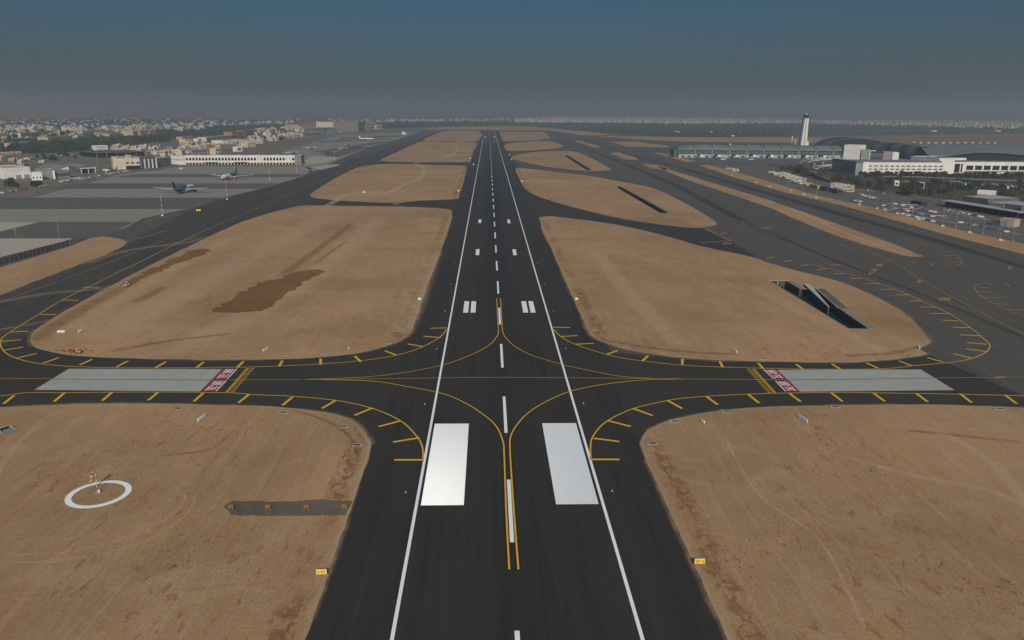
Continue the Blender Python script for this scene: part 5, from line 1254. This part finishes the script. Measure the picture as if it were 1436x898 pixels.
# flyover
def fly(label, pts, z, wd, piers, parap=True):
    g_ = [G(px, py, z_ if z_ is not None else z) for px, py, z_ in pts]; pp = smooth_poly(g_, False, 6)
    t = thing('flyover', label, 'flyover', (0, 0, 0)); rd, wl, wr = MB(), MB(), MB(); n = len(pp); q = []
    for i, p in enumerate(pp):
        d = pp[min(i+1, n-1)]-pp[max(i-1, 0)]; d.z = 0; d.normalize(); q.append(Vector((-d.y, d.x, 0)))
    def strip(m, o0, o1, z0, z1):
        v = []
        for p, e in zip(pp, q):
            for o_, zz in ((o0, z0), (o1, z0), (o1, z1), (o0, z1)): v.append((p.x+e.x*o_, p.y+e.y*o_, p.z+zz))
        fs = []
        for i in range(n-1):
            for k in range(4): fs.append((i*4+k, i*4+(k+1) % 4, (i+1)*4+(k+1) % 4, (i+1)*4+k))
        m.add(v, fs+[(0, 1, 2, 3), tuple((n-1)*4+k for k in (3, 2, 1, 0))])
    strip(rd, -wd/2, wd/2, -1.5, -.02); rd.obj('deck', M['deck'], t)
    s_ = MB(); strip(s_, -wd/2+.5, wd/2-.5, 0, .06); s_.obj('carriageway', M['road'], t)
    strip(wl, -wd/2-.2, -wd/2+.3, -1.4, 1.2); wl.obj('parapet', M['deck'], t); strip(wr, wd/2-.3, wd/2+.2, -1.4, 1.2); wr.obj('parapet', M['deck'], t)
    for u in piers:
        p = pp[int(u*(n-1))]
        if p.z > 2: MB().cyl((p.x, p.y, 0), (p.x, p.y, p.z-1.52), 1.5, n=10).obj('pier', M['deck'], t)
fly('curved concrete flyover ramp swinging round in front of the pier', [(1186, 223.2, 9), (1168, 223, 9), (1148, 223.8, 9), (1133, 226, 8.5), (1127, 229.5, 8), (1134, 236, 7), (1152, 246, 5), (1175, 255, 2.2), (1200, 263, .4)], 8, 12, (.06, .14, .22, .3, .42, .55, .66))
fly('short pale inner ramp below the curved flyover', [(1184, 231.5, 5), (1165, 231.8, 5), (1150, 233.2, 4.5), (1143, 236, 3.5)], 5, 9, (.1, .35, .6))

# car-park canopies, sheds and warehouses on the right
def canopy(pl, pr, wd, label, h=3.2):
    a, W, rz = frame(pl, pr); t = thing('shade_canopy', label, 'canopy', a, rz, 'shade canopies in the car park')
    part(t, 'roof', 'roofpale', (0, W, 0, wd, h, h+.2))
    for k in range(int(W/14)+1): part(t, 'post', 'palepole', (k*14, k*14+.3, wd/2-.15, wd/2+.15, 0, h))
for pl, pr, lab in (((1237, 250.8), (1300, 252), 'long shade canopy behind the hedge, farthest from the runway'), ((1264, 258.5), (1297, 259.5), 'shade canopy right of the small white kiosk'), ((1302, 252.5), (1345, 254), 'shade canopy behind the parked cars on the right'),
                    ((1318, 257.5), (1348, 258.5), 'short shade canopy nearest the dense trees'), ((1350, 254.5), (1436, 257.5), 'shade canopy running to the right edge of the photo')):
    canopy(pl, pr, 7, lab)
bld('kiosk', 'small white kiosk left of a shade canopy', 'kiosk', (1254, 261), (1260.5, 261.2), 254.8, 6, 'white', 1, 1)
b = G(1295, 266); t = thing('sign_gantry', 'thin pale green sign frame at the end of the shade canopy', 'gantry', b); part(t, 'post', 'palepole', (-.3, .3, -.3, .3, 0, 8)); part(t, 'beam', 'palepole', (-5, .3, -.3, .3, 8.02, 8.6))
bld('modular_building', 'white modular building above the warehouse roofs', 'building', (1369.5, 277), (1394, 278.5), 269.2, 12, 'white', 1, 6, (2, 1.6), roof='roofpale')
bld('warehouse', 'dark fronted warehouse with a wide pale roof', 'warehouse', (1347, 291), (1383, 296), 277.5, 40, 'dkgrey', roof='roofpale', parapet=.3)
bld('warehouse', 'middle warehouse section with a grey lit front', 'warehouse', (1384, 296.2), (1406, 299), 285.5, 38, 'greyw', 1, 3, (5, 3), roof='roofpale', parapet=.3, wmat='dkgrey')
bld('warehouse', 'dark right-hand warehouse near the edge of the photo', 'warehouse', (1406.5, 302), (1429, 305), 287.5, 40, 'dkgrey', roof='roofpale', parapet=.3)
bld('warehouse', 'pale grey warehouse cut off by the right edge', 'warehouse', (1429.5, 306), (1470, 311), 291, 40, 'greyw', roof='roofpale', parapet=.3)
a, W, rz = frame((1318, 289.5), (1427, 307.8)); H = HT(a, 281.5)
t = thing('loading_shed', 'long low open-fronted shed with a thin pale roof before the warehouses', 'shed', a, rz)
part(t, 'roof', 'roofpale', (-1, W+1, -1, 14, H, H+.5)); part(t, 'rear_wall', 'dkgrey', (0, W, 10, 13, 0, H-.02))
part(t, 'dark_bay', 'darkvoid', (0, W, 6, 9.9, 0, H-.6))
for k in range(15): part(t, 'post', 'dkgrey', (W*k/14-.15, W*k/14+.15, -.6, -.2, 0, H))
t, W, D, H = bld('pump_house', 'small pinkish building with a grey door below the warehouses', 'building', (1401, 317), (1421, 319.3), 308, 10, 'pinkw', roof='roofpale', parapet=.4)
part(t, 'door', 'greyw', (W*.05, W*.55, -.15, .04, 0, H*.78))
bld('dark_annex', 'dark box attached left of the pinkish building', 'building', (1390, 315.5), (1400.5, 316.8), 308.6, 9, 'dkgrey', parapet=0)
# containers and trucks
for pl, pr, yt, mat, lab in (((1135, 263.3), (1146, 265.5), 258.5, 'yellowm', 'yellow container in the vehicle yard'), ((1149, 266.5), (1158, 268.5), 261, 'navy', 'dark blue container right of the yellow one'), ((1162, 269.5), (1173, 272), 264.3, 'navy', 'dark container block at the end of the coach rows'),
                             ((1277, 286), (1292, 289), 281, 'navy', 'dark shed above the red and white barrier row')):
    a, W, rz = frame(pl, pr); H = HT(a, yt); t = thing('container', lab, 'container', a, rz); part(t, 'body', mat, (0, W, 0, 6, .2, H)); part(t, 'skid', 'dkgrey', (0, W, .5, 5.5, 0, .19))
    m = MB()
    for k in range(int(W/1.2)): m.box(k*1.2+.3, k*1.2+.7, -.08, -.002, .4, H-.3)
    m.obj('ribs', M[mat], t)
# barriers
bar = None
for (p0, p1, n_, lab) in (((1266, 287.2), (1298, 288.4), 12, 'red and white road barrier in the upper row'), ((1252, 292.4), (1283, 293.6), 11, 'red and white road barrier in the lower row'), ((1296, 302.5), (1326, 303.5), 10, 'red and white road barrier in the right-hand row')):
    for k in range(n_):
        p = G(p0[0]+(p1[0]-p0[0])*k/(n_-1), p0[1]+(p1[1]-p0[1])*k/(n_-1), .11)
        if bar is None:
            m = MB(); m.prism([(-.6, -.2, 0), (-.6, .2, 0), (-.6, .1, .7), (-.6, -.1, .7)], (.6, 0, 0)); m.prism([(0, -.2, 0), (0, .2, 0), (0, .1, .7), (0, -.1, .7)], (.6, 0, 0)); m.mi[6:] = [1]*(len(m.mi)-6)
            m.mi = [0]*(len(m.mi)//2)+[1]*(len(m.mi)//2); bar = o = m.obj('road_barrier', [M['signwhite'], M['red']])
        else: o = bar.copy(); COL.objects.link(o)
        o.location = p; o.rotation_euler = (0, 0, -.25); tag(o, lab, 'barrier', 'barrier rows in the car park')

# ---------------------------------------------------------------- vehicles
def car_mesh(mat, L=4.5, Wd=1.85, H=1.5, van=False, nm='parked_car'):
    m = MB(); hw = Wd/2
    prof = [(-L/2, .3), (L/2, .3), (L/2, .75), (L*.28, .92), (L*.14, H), (-L*.30, H), (-L*.44, .95), (-L/2, .85)] if not van else [(-L/2, .35), (L/2, .35), (L/2, 1.1), (L*.42, H*.62), (L*.36, H), (-L/2, H)]
    m.prism([(-hw, y, z) for y, z in prof], (Wd, 0, 0), 0)
    if van: m.box(-hw-.02, hw+.02, -L*.42, L*.30, H*.55, H*.82, 1); m.box(-hw*.9, hw*.9, L*.37, L*.425, H*.62, H*.9, 1)
    else: m.box(-hw-.02, hw+.02, -L*.3, L*.14, .95, H-.12, 1); m.prism([(-hw*.88, L*.155, H-.06), (-hw*.88, L*.285, .97), (-hw*.88, L*.295, 1.0), (-hw*.88, L*.165, H-.03)], (hw*1.76, 0, 0), 1)
    for x in (-hw, hw):
        for y in (-L*.31, L*.31): m.cyl((x-.1, y, .33), (x+.1, y, .33), .33, n=8, mi=2)
    return m.mesh(nm, [M[mat], M['glass'], M['black']])
cars = {c: car_mesh(mm) for c, mm in (('white', 'signwhite'), ('silver', 'steel'), ('dark', 'dkgrey'), ('red', 'red'), ('blue', 'bluebox'))}
vans = {c: car_mesh(mm, 11, 2.5, 3.2, True, 'parked_coach') for c, mm in (('white', 'housewhite'), ('tan', 'tan'))}
def park(p0, p1, n, rz, where, grp, coach=False, fill=.9, cols=('white', 'white', 'silver', 'dark', 'silver', 'dark', 'blue', 'silver')):
    a, b = G(*p0), G(*p1); rz = math.atan2((b-a).y, (b-a).x)+.12; n = max(3, int(min(n*1.6, (b-a).length/(4.6 if coach else 3.1))))
    for k in range(n):
        if R.random() > (fill if not coach else .72): continue
        c = R.choice(cols if not coach else ('white', 'white', 'tan')); p = a.lerp(b, (k+.5)/n)
        o = link('parked_coach' if coach else 'parked_car', (vans if coach else cars)[c]); o.location = (p.x+R.uniform(-.2, .2), p.y+R.uniform(-.3, .3), .115); o.rotation_euler = (0, 0, rz+R.uniform(-.05, .05)+(PI if R.random() < .3 else 0))
        tag(o, '%s %s %s' % (c, 'coach' if coach else 'car', where), 'coach' if coach else 'car', grp)
park((1081, 243.5), (1118, 254.5), 20, .9, 'in the upper coach row beside the ramp', 'coaches beside the ramp', True)
park((1095, 244.2), (1126, 254), 16, .9, 'in the lower coach row beside the ramp', 'coaches beside the ramp', True)
park((1112, 256), (1136, 261), 9, .9, 'behind the yellow container', 'coaches behind the yellow container', True)
for k in range(4): park((1168, 259.5+k*2.1), (1193, 264+k*2.1), 12, .9, 'in the block of coaches by the dark container, row %s' % ('one', 'two', 'three', 'four')[k], 'coaches by the dark container', True)
park((1020, 238), (1034, 241), 8, .3, 'by the red mast at the left tip of the car park', 'vehicles at the car park tip', True)
park((1208, 274), (1226, 278.5), 9, .5, 'in the small group left of the barriers', 'cars left of the barriers')
park((1214, 276.5), (1228, 280.5), 8, .5, 'in the small group left of the barriers', 'cars left of the barriers')
park((1196, 282), (1207, 284), 4, .5, 'near the sand strip fence', 'cars near the sand strip')
park((1216, 268), (1240, 272.5), 7, 1.2, 'along the road beside the shrubs', 'cars on the road by the shrubs')
for k in range(3): park((1236, 283+k*5.5), (1318, 300+k*7), 20, .7, 'parked on the dark asphalt in line %s below the loading shed' % ('one', 'two', 'three')[k], 'cars below the loading shed', fill=.5)
park((1322, 294.5), (1384, 307), 16, .35, 'parked along the front of the loading shed', 'cars before the loading shed', fill=.6)
park((1336, 256.8), (1420, 260), 30, .1, 'under the trees in the far car park', 'cars in the far car park')
park((1340, 258.8), (1420, 262), 30, .1, 'in the sunny row of the far car park', 'cars in the far car park', fill=.75)
park((1408, 264.5), (1440, 265.5), 8, .2, 'by the right edge above the white modular building', 'coaches at the right edge', True)
park((1340, 312), (1420, 328), 10, .9, 'on the drive near the pinkish building', 'cars near the pinkish building', fill=.5)
park((50, 264), (66, 260.5), 7, .6, 'by the end of the white annex', 'service vehicles by the annex', fill=.8)
park((84, 256), (112, 251), 14, .7, 'in front of the grey workshop', 'service vehicles before the workshop', cols=('white', 'red', 'dark', 'silver', 'white'))
park((86, 254.5), (114, 249.5), 14, .7, 'in the back row before the grey workshop', 'service vehicles before the workshop', cols=('white', 'red', 'silver', 'white'))
park((112, 252.5), (150, 245), 16, .8, 'beneath the teal plane', 'service vehicles by the teal plane')
park((146, 245), (182, 240.5), 16, .8, 'before the cream hangar', 'service vehicles before the cream hangar', cols=('white', 'white', 'silver', 'red'))
park((0, 272), (38, 265.5), 14, .6, 'under the tree by the left edge', 'service vehicles at the left edge', cols=('white', 'dark', 'red', 'dark'))
park((30, 218), (130, 206), 34, .5, 'among the trees at the upper left', 'cars under the left trees', fill=.6)
park((60, 222), (130, 213), 26, .5, 'on the open ground before the left trees', 'cars under the left trees', fill=.5)
for px, py, lab in ((280, 296.5, 'yellow tow tractor by the taxiway edge of the apron'), (276.5, 296.5, 'second yellow tow tractor left of the other one')):
    t = thing('tow_tractor', lab, 'tow tractor', G(px, py, .12), .4); part(t, 'body', 'yellow', (-.9, .9, -1.6, 1.6, .4, 1.1)); part(t, 'cab', 'yellow', (-.8, .8, -1.4, -.3, 1.1, 1.9)); part(t, 'window', 'glass', (-.82, .82, -1.2, -.27, 1.3, 1.75))
    for x in (-.9, .9):
        for y in (-1, 1): MB().cyl((x-.12, y, .4), (x+.12, y, .4), .4, n=10).obj('wheel', M['black'], t)
t = thing('service_van', 'dark service van on the second left sand field', 'van', G(509.5, 271, .15), .6); o = link('body', car_mesh('white', 5.5, 2.1, 2.3, True), t)
t = thing('pickup_truck', 'white van standing before the arcaded terminal', 'van', G(254, 237.5, .12), 1.2); o = link('body', car_mesh('white', 6, 2.2, 2.6, True), t)

# ================================================================== vegetation and the towns
def crown_mesh(name, mat, rr, hh, nleaf, lobes, seed, leafs=(.55, 1.1)):
    q = random.Random(seed); m = MB()
    L = [(q.uniform(-rr*.5, rr*.5), q.uniform(-rr*.5, rr*.5), q.uniform(hh*.35, hh*.8), q.uniform(rr*.45, rr*.75)) for _ in range(lobes)]
    for i in range(nleaf):
        x0, y0, z0, r_ = q.choice(L); v = Vector((q.gauss(0, 1), q.gauss(0, 1), q.gauss(0, .8))).normalized()*r_*q.uniform(.55, 1.08)
        c = Vector((x0, y0, z0))+v; s = q.uniform(*leafs)
        u = Vector((q.gauss(0, 1), q.gauss(0, 1), q.gauss(0, 1))).normalized(); w_ = u.orthogonal().normalized(); k = u.cross(w_)
        m.add([c+w_*s, c+k*s*.8, c-w_*s*.9, c-k*s*.75+u*.2*s], [(0, 1, 2, 3)])
    me = bpy.data.meshes.new(name); me.from_pydata(m.v, [], m.f); me.materials.append(M[mat]); return me
def trunk_mesh(hh, seed):
    q = random.Random(seed); m = MB().cyl((0, 0, 0), (0.1, 0, hh*.55), .28, .14, 7)
    for k in range(4):
        a = k*1.6+q.random(); m.cyl((.05, 0, hh*(.28+.07*k)), (math.cos(a)*hh*.25, math.sin(a)*hh*.25, hh*(.55+.06*k)), .11, .04, 5)
    return m.mesh('trunk', M['trunk'])
TREES = []
for i in range(6):
    hh = 7+i % 3; mt = 'leaf' if i < 4 else 'leaf_dry'
    TREES.append((crown_mesh('crown', mt, 3.4 if i % 2 else 4.2, hh, 240, 6+i % 3, 50+i), trunk_mesh(hh, i)))
BUSH = [(crown_mesh('crown', 'leaf_dry' if i else 'leaf', 2.4, 2.8, 120, 5, 90+i, (.35, .7)), MB().cyl((0, 0, 0), (0, 0, 1.2), .1, .05, 5).mesh('trunk', M['trunk'])) for i in range(2)]
def in_poly(x, y, pts):
    c = False; j = len(pts)-1
    for i in range(len(pts)):
        if (pts[i][1] > y) != (pts[j][1] > y) and x < (pts[j][0]-pts[i][0])*(y-pts[i][1])/(pts[j][1]-pts[i][1])+pts[i][0]: c = not c
        j = i
    return c
def scatter(pts, n, q=R):
    xs = [p[0] for p in pts]; ys = [p[1] for p in pts]; out = []
    while len(out) < n:
        x, y = q.uniform(min(xs), max(xs)), q.uniform(min(ys), max(ys))
        if in_poly(x, y, pts): out.append((x, y))
    return out
def tree(p, s, label, group, lib=TREES, name='tree', cat='tree'):
    cm, tm = R.choice(lib)
    t = thing(name, label, cat, (p.x, p.y, 0), R.uniform(0, 6.28), group); t.scale = (s*R.uniform(.9, 1.15), s*R.uniform(.9, 1.15), s*R.uniform(.85, 1.15))
    link('crown', cm, t); link('trunk', tm, t)
WOOD_L = [(0, 213), (0, 206), (40, 206), (70, 201), (120, 200), (150, 199), (180, 197), (215, 194), (240, 193), (238, 199), (200, 202), (170, 206), (140, 211), (60, 216), (20, 217)]
for x, y in sorted(scatter(WOOD_L, 96), key=lambda p: p[1]): tree(G(x, y), R.uniform(1.0, 1.8), 'dark tree in the wood behind the left hangars', 'trees of the left wood')
for x, y in scatter([(20, 228), (60, 220), (95, 219), (128, 211), (120, 221), (60, 228)], 16): tree(G(x, y), R.uniform(.8, 1.3), 'small tree on the open ground before the left wood', 'trees before the left wood')
for x, y in scatter([(0, 199), (60, 197), (130, 192), (150, 187), (60, 186), (0, 190)], 34): tree(G(x, y), R.uniform(1.1, 1.9), 'tree between the tan blocks at the upper left', 'trees between the tan blocks')
for x, y, s in ((14, 262, 1.35), (17, 261, 1.2), (47, 262, .8), (51, 261, .9), (55, 260.5, .8), (21, 264, .9)): tree(G(x, y), s, 'dark tree in front of the big white hangar', 'trees before the white hangar')
for x, y in scatter([(262, 214), (290, 209), (300, 205), (270, 206)], 9): tree(G(x, y), R.uniform(.7, 1.0), 'dark tree behind the left end of the arcaded terminal', 'trees behind the arcaded terminal')
for x, y in scatter([(262, 206), (350, 202), (420, 190), (400, 186), (300, 198)], 26): tree(G(x, y), R.uniform(.8, 1.4), 'tree among the houses of the old town', 'trees of the old town')
tree(G(394.5, 197), 1.6, 'single round dark tree at the top of the old apron', None)
# right side
for k in range(62):
    x = 1208+k*3.75; tree(G(x, 248.2+k*.035+R.uniform(-.5, .7)), R.uniform(.75, 1.15), 'dark tree in the row below the white offices', 'tree row below the white offices')
for x, y in scatter([(1087, 241), (1098, 236), (1122, 236), (1150, 246), (1200, 258), (1280, 274), (1295, 277), (1240, 270), (1180, 262), (1130, 250), (1100, 243)], 64): tree(G(x, y), R.uniform(.7, 1.25), 'shrubby tree between the flyover and the road', 'shrubs beside the flyover', TREES[4:]+BUSH, 'shrub', 'shrub')
for x, y, s in ((1119, 243, 1.5), (1124, 244, 1.6), (1128, 244.5, 1.4), (1271, 273, 1.5), (1276, 275, 1.4)): tree(G(x, y), s, 'large dark tree among the dry shrubs by the flyover', 'large trees by the flyover', TREES[:4])
for x, y in scatter([(1215, 252), (1436, 258), (1436, 284), (1395, 283), (1370, 268), (1300, 277), (1225, 262)], 90): tree(G(x, y), R.uniform(.55, 1.05), 'small tree in the planted ground around the shade canopies', 'trees around the shade canopies')

# woodland that reads as one mass
def blobs(name, polys, mat, label, size, q):
    m = MB()
    for pts, n in polys:
        for x, y in scatter(pts, n, q):
            p = G(x, y); r_ = q.uniform(*size); h = r_*q.uniform(.75, 1.25); k = 6; a0 = q.random()*6
            ring = [(p.x+r_*q.uniform(.7, 1.15)*math.cos(a0+2*PI*i/k), p.y+r_*q.uniform(.7, 1.15)*math.sin(a0+2*PI*i/k), h*q.uniform(.15, .45)) for i in range(k)]
            ring2 = [(p.x+r_*q.uniform(.35, .7)*math.cos(a0+.5+2*PI*i/k), p.y+r_*q.uniform(.35, .7)*math.sin(a0+.5+2*PI*i/k), h*q.uniform(.75, 1.1)) for i in range(k)]
            low = [(x_, y_, 0) for x_, y_, z_ in ring]
            m.rings([low, ring, ring2], cap=True)
    o = m.obj(name, M[mat]); tag(o, label, 'woodland', None, 'stuff'); return o
q = random.Random(3)
blobs('far_woodland', [(WOOD_L, 900)], 'leaf_far', 'lower dark growth filling the left wood', (2.5, 5), q)
blobs('far_woodland', [([(-60, 204), (0, 204), (120, 198), (240, 192), (330, 190), (345, 186), (420, 177), (440, 177), (410, 174), (300, 178), (200, 186), (60, 196), (-60, 199)], 2600)], 'leaf_far', 'dark woodland massed behind the old town', (4, 8), q)
blobs('far_woodland', [([(470, 182.5), (620, 178.5), (720, 176.5), (720, 172.5), (600, 172), (480, 176)], 1500)], 'leaf_far', 'dark woodland band beyond the left end of the runway', (6, 13), q)
blobs('far_scrub', [([(720, 176), (790, 182), (880, 190.5), (960, 191.8), (1110, 191), (1110, 175.6), (900, 174), (720, 173)], 3200), ([(1120, 176), (1436, 178), (1500, 181), (1500, 186), (1300, 182), (1120, 183)], 700)], 'leaf_far', 'blue-green scrub plain beyond the right taxiways', (5, 12), q)
blobs('far_scrub', [([(-60, 190), (0, 189), (200, 176), (420, 171), (470, 170), (440, 164.5), (200, 164), (0, 170), (-60, 174)], 4200)], 'leaf_far', 'dotted dark trees among the far left houses', (6, 12), q)
blobs('planting', [([(1225, 256), (1436, 262), (1500, 284), (1400, 286), (1330, 280), (1250, 268)], 900), ([(1090, 238), (1130, 238), (1200, 256), (1290, 275), (1240, 270), (1140, 251)], 420)], 'leaf_dry', 'low planting around the shade canopies', (.7, 1.8), q)

# houses of the old town: each its own object
def house_mesh(mat, seed):
    q = random.Random(seed); m = MB(); w_, d_, h_ = 12, 11, 7
    m.box(-w_/2, w_/2, -d_/2, d_/2, 0, h_)
    for x0, x1, y0, y1 in ((-w_/2-.1, w_/2+.1, -d_/2-.1, -d_/2+.2), (-w_/2-.1, w_/2+.1, d_/2-.2, d_/2+.1), (-w_/2-.1, -w_/2+.2, -d_/2+.2, d_/2-.2), (w_/2-.2, w_/2+.1, -d_/2+.2, d_/2-.2)): m.box(x0, x1, y0, y1, h_, h_+.9)
    sx_ = q.uniform(-3, 2); m.box(sx_, sx_+3.5, 0, 4, h_+.02, h_+2.9)
    if q.random() < .6: m.box(-w_/2-q.uniform(3, 6), -w_/2-.02, -d_/2, q.uniform(0, 4), 0, q.uniform(3, 5))
    for k in range(4):
        for r_ in range(2): m.box(-w_/2+1.2+k*2.7, -w_/2+2.6+k*2.7, -d_/2-.08, -d_/2+.02, 1.2+r_*3.3, 2.9+r_*3.3, 1)
    for k in range(3):
        for r_ in range(2): m.box(w_/2-.02, w_/2+.08, -d_/2+1.5+k*3, -d_/2+2.8+k*3, 1.2+r_*3.3, 2.9+r_*3.3, 1)
    m.cyl((-3, 2, h_+.02), (-3, 2, h_+1.8), .9, n=8)
    return m.mesh('house', [M[mat], M['glass']])
HM = [(c, house_mesh(mm, 20+i)) for i, (c, mm) in enumerate((('white', 'housewhite'), ('cream', 'cream'), ('tan', 'tan'), ('pinkish', 'pinkw'), ('cream', 'cream'), ('white', 'housewhite'), ('grey', 'greyw')))]
def houses(pts, n, where, grp, smin, smax, sort=True):
    for x, y in scatter(pts, n):
        c, me = R.choice(HM); p = G(x, y); o = link('house', me); o.location = (p.x, p.y, 0); s = R.uniform(smin, smax)
        o.scale = (s*R.uniform(.8, 1.7), s*R.uniform(.8, 1.3), s*R.choice((.5, .6, .7, .85, 1.1))); o.rotation_euler = (0, 0, R.choice((0, .15, -.2, 1.57, .1)))
        tag(o, '%s house %s' % (c, where), 'house', grp)
houses([(222, 220), (262, 217), (300, 213), (345, 206), (330, 199), (270, 202), (245, 207), (215, 215)], 80, 'in the block just behind the arcaded terminal', 'houses behind the arcaded terminal', .55, 1.3)
houses([(345, 204), (392, 198), (440, 190), (430, 184), (380, 187), (345, 192)], 84, 'on the near edge of the old town by the far apron', 'houses by the far apron', .55, 1.3)
houses([(355, 187), (380, 185.5), (425, 183), (418, 177.5), (400, 178.5), (365, 182)], 46, 'on the back edge of the old town before the dark woods', 'houses before the dark woods', .9, 1.6)
houses([(120, 231), (150, 215), (225, 213), (222, 206), (160, 208)], 34, 'among the service yards behind the cream hangar', 'houses behind the cream hangar', .6, 1.1)
houses([(0, 232), (0, 224), (60, 222), (75, 229), (50, 234)], 9, 'in the yard behind the big white hangar', 'houses behind the white hangar', .5, .9)
houses([(0, 204), (40, 202), (110, 198), (150, 195), (150, 187), (100, 187), (0, 192)], 40, 'among the trees at the upper left', 'houses among the upper left trees', .8, 1.7)
houses([(150, 187.5), (240, 183), (240, 177), (160, 180), (150, 183)], 40, 'in the pale row beyond the tan barrack blocks', 'houses beyond the barrack blocks', .9, 1.8)
houses([(245, 186), (300, 181), (300, 178), (245, 181)], 14, 'in the pale cluster beyond the woods', 'houses beyond the woods', 1.2, 2.4)
# low white sheds on the scrub plain at the right
for px, py, wpx, hpx in ((932, 187.2, 8, 2.6), (945, 187.5, 16, 3.2), (965, 187.6, 11, 2.8), (995, 187.3, 17, 3.0), (1012, 187, 6, 2.6), (1022, 187, 4, 2.4), (1036, 187, 5, 2), (1028, 191.5, 5, 1.6), (1310, 185, 7, 2.2), (1400, 185, 7, 2.2)):
    bld('shed', 'pale %s on the scrub plain, %s' % ('long shed' if wpx > 9 else 'small shed', 'far behind the pier' if px < 1100 else 'far behind the terminal roof'), 'shed', (px-wpx/2, py), (px+wpx/2, py), py-hpx, 40, 'cream', roof='roofpale', parapet=0, group='sheds on the scrub plain')

# far cities: the nearest 300 blocks one by one, the rest as one mass
def city(polys, n, q, size, hgt):
    pts = []
    for pl, k in polys: pts += scatter(pl, k, q)
    return sorted(pts, key=lambda p: -p[1])
q = random.Random(11)
pts = city([([(715, 171), (735, 166), (790, 164), (900, 164.3), (1110, 166.5), (1130, 172.5), (1000, 174.3), (880, 173.5), (760, 172.5)], 2600),
            ([(1130, 172.5), (1130, 169), (1250, 168.5), (1436, 170.5), (1560, 172), (1560, 183), (1436, 181.5), (1380, 181), (1300, 178), (1200, 175.5)], 1500),
            ([(540, 171.5), (715, 170), (715, 167), (540, 168)], 140), ([(0, 190), (60, 186), (240, 178), (420, 173.5), (545, 171.5), (540, 168.5), (430, 166), (200, 165.5), (60, 166), (0, 170)], 800)], 0, q, 0, 0)
near = pts[:70]; rest = pts[70:]
cm = []
for k in range(4):
    m = MB(); m.box(-8, 8, -7, 7, 0, 10); m.box(-4, 2, -3, 3, 10.02, 13); m.box(8.02, 13, -7, 3, 0, 6)
    if k % 2: m.box(-8, 3, -6.9, 7, 10.03, 16)
    cm.append(m.mesh('town_block', M['city']))
for x, y in near:
    p = G(x, y); o = link('town_block', q.choice(cm)); o.location = (p.x, p.y, 0); s = q.uniform(.8, 1.4); o.scale = (s*q.uniform(.8, 1.6), s, s*q.uniform(.7, 1.3)); o.rotation_euler = (0, 0, q.uniform(-.4, .4))
    lf_ = x < 700
    tag(o, 'pale house of the distant left town before the hills' if lf_ else 'pale building of the distant white city behind the terminal', 'house', 'houses of the distant left town' if lf_ else 'buildings of the distant white city')
m = MB()
for x, y in rest:
    p = G(x, y); s = q.uniform(4, 8); h = q.choice((6, 7, 8, 10, 12, 16))*q.uniform(.8, 1.2); h *= 1.25 if x > 700 else .8
    m4_ = Matrix.Translation((p.x, p.y, 0)) @ Matrix.Rotation(q.uniform(-.5, .5), 4, 'Z'); sx_ = s*q.uniform(.8, 2.0)
    m.box(-sx_, sx_, -s, s, 0, h, 0, m4_)
    if q.random() < .5: m.box(-sx_*.4, sx_*.3, -s*.5, s*.5, h+.01, h+3, 0, m4_)
tag(m.obj('far_city', M['city']), 'pale far-off city spread along the horizon', 'city', None, 'stuff')

# bare hills fading out at the left, a low rise elsewhere
def ridge(name, pxs, dist, base_h, seed, depth=2600):
    q = random.Random(seed); n = len(pxs); m = MB(); rows_ = []
    for j in range(9):
        v = j/8; row = []
        for i, (px, h) in enumerate(pxs):
            d = _f*F+_r*(px-718)+_u*(449-150); d = d/math.hypot(d[0], d[1]); k = dist+(v-.5)*depth
            z = h*math.sin(PI*min(1, v*1.02))**1.3*q.uniform(.72, 1.15) if 0 < j < 8 else -2
            row.append((CAM[0]+d[0]*k, CAM[1]+d[1]*k, z))
        rows_.append(row)
    for r0, r1 in zip(rows_, rows_[1:]): m.add(r0+r1, [(i, i+1, n+i+1, n+i) for i in range(n-1)])
    return struct(m.obj(name, M['hill'], None, True))
q = random.Random(5)
ridge('hills', [(-260+k*22, max(6, (195 if k < 17 else 195-(k-17)*9)*q.uniform(.72, 1.05))) for k in range(38)], 9800, 0, 5)
ridge('hills', [(-260+k*26, max(4, (95 if k < 16 else 95-(k-16)*7)*q.uniform(.5, 1.1))) for k in range(30)], 7900, 0, 8, 1700)

# ================================================================== the air
mat = bpy.data.materials.new('hazy_air'); mat.use_nodes = True; t_ = mat.node_tree
for n in list(t_.nodes):
    if n.type == 'BSDF_PRINCIPLED': t_.nodes.remove(n)
pv = t_.nodes.new('ShaderNodeVolumePrincipled'); t_.links.new(pv.outputs[0], t_.nodes['Material Output'].inputs['Volume'])
pv.inputs['Color'].default_value = HAZE_C
pv.inputs['Density'].default_value = HAZE_D; pv.inputs['Anisotropy'].default_value = HAZE_G
mb = MB().box(-22000, 22000, -3400, 27400, -6, 240); hz = mb.obj('haze', mat); hz['kind'] = 'stuff'; hz['label'] = 'pale dusty haze over the whole airfield'; hz['category'] = 'haze'
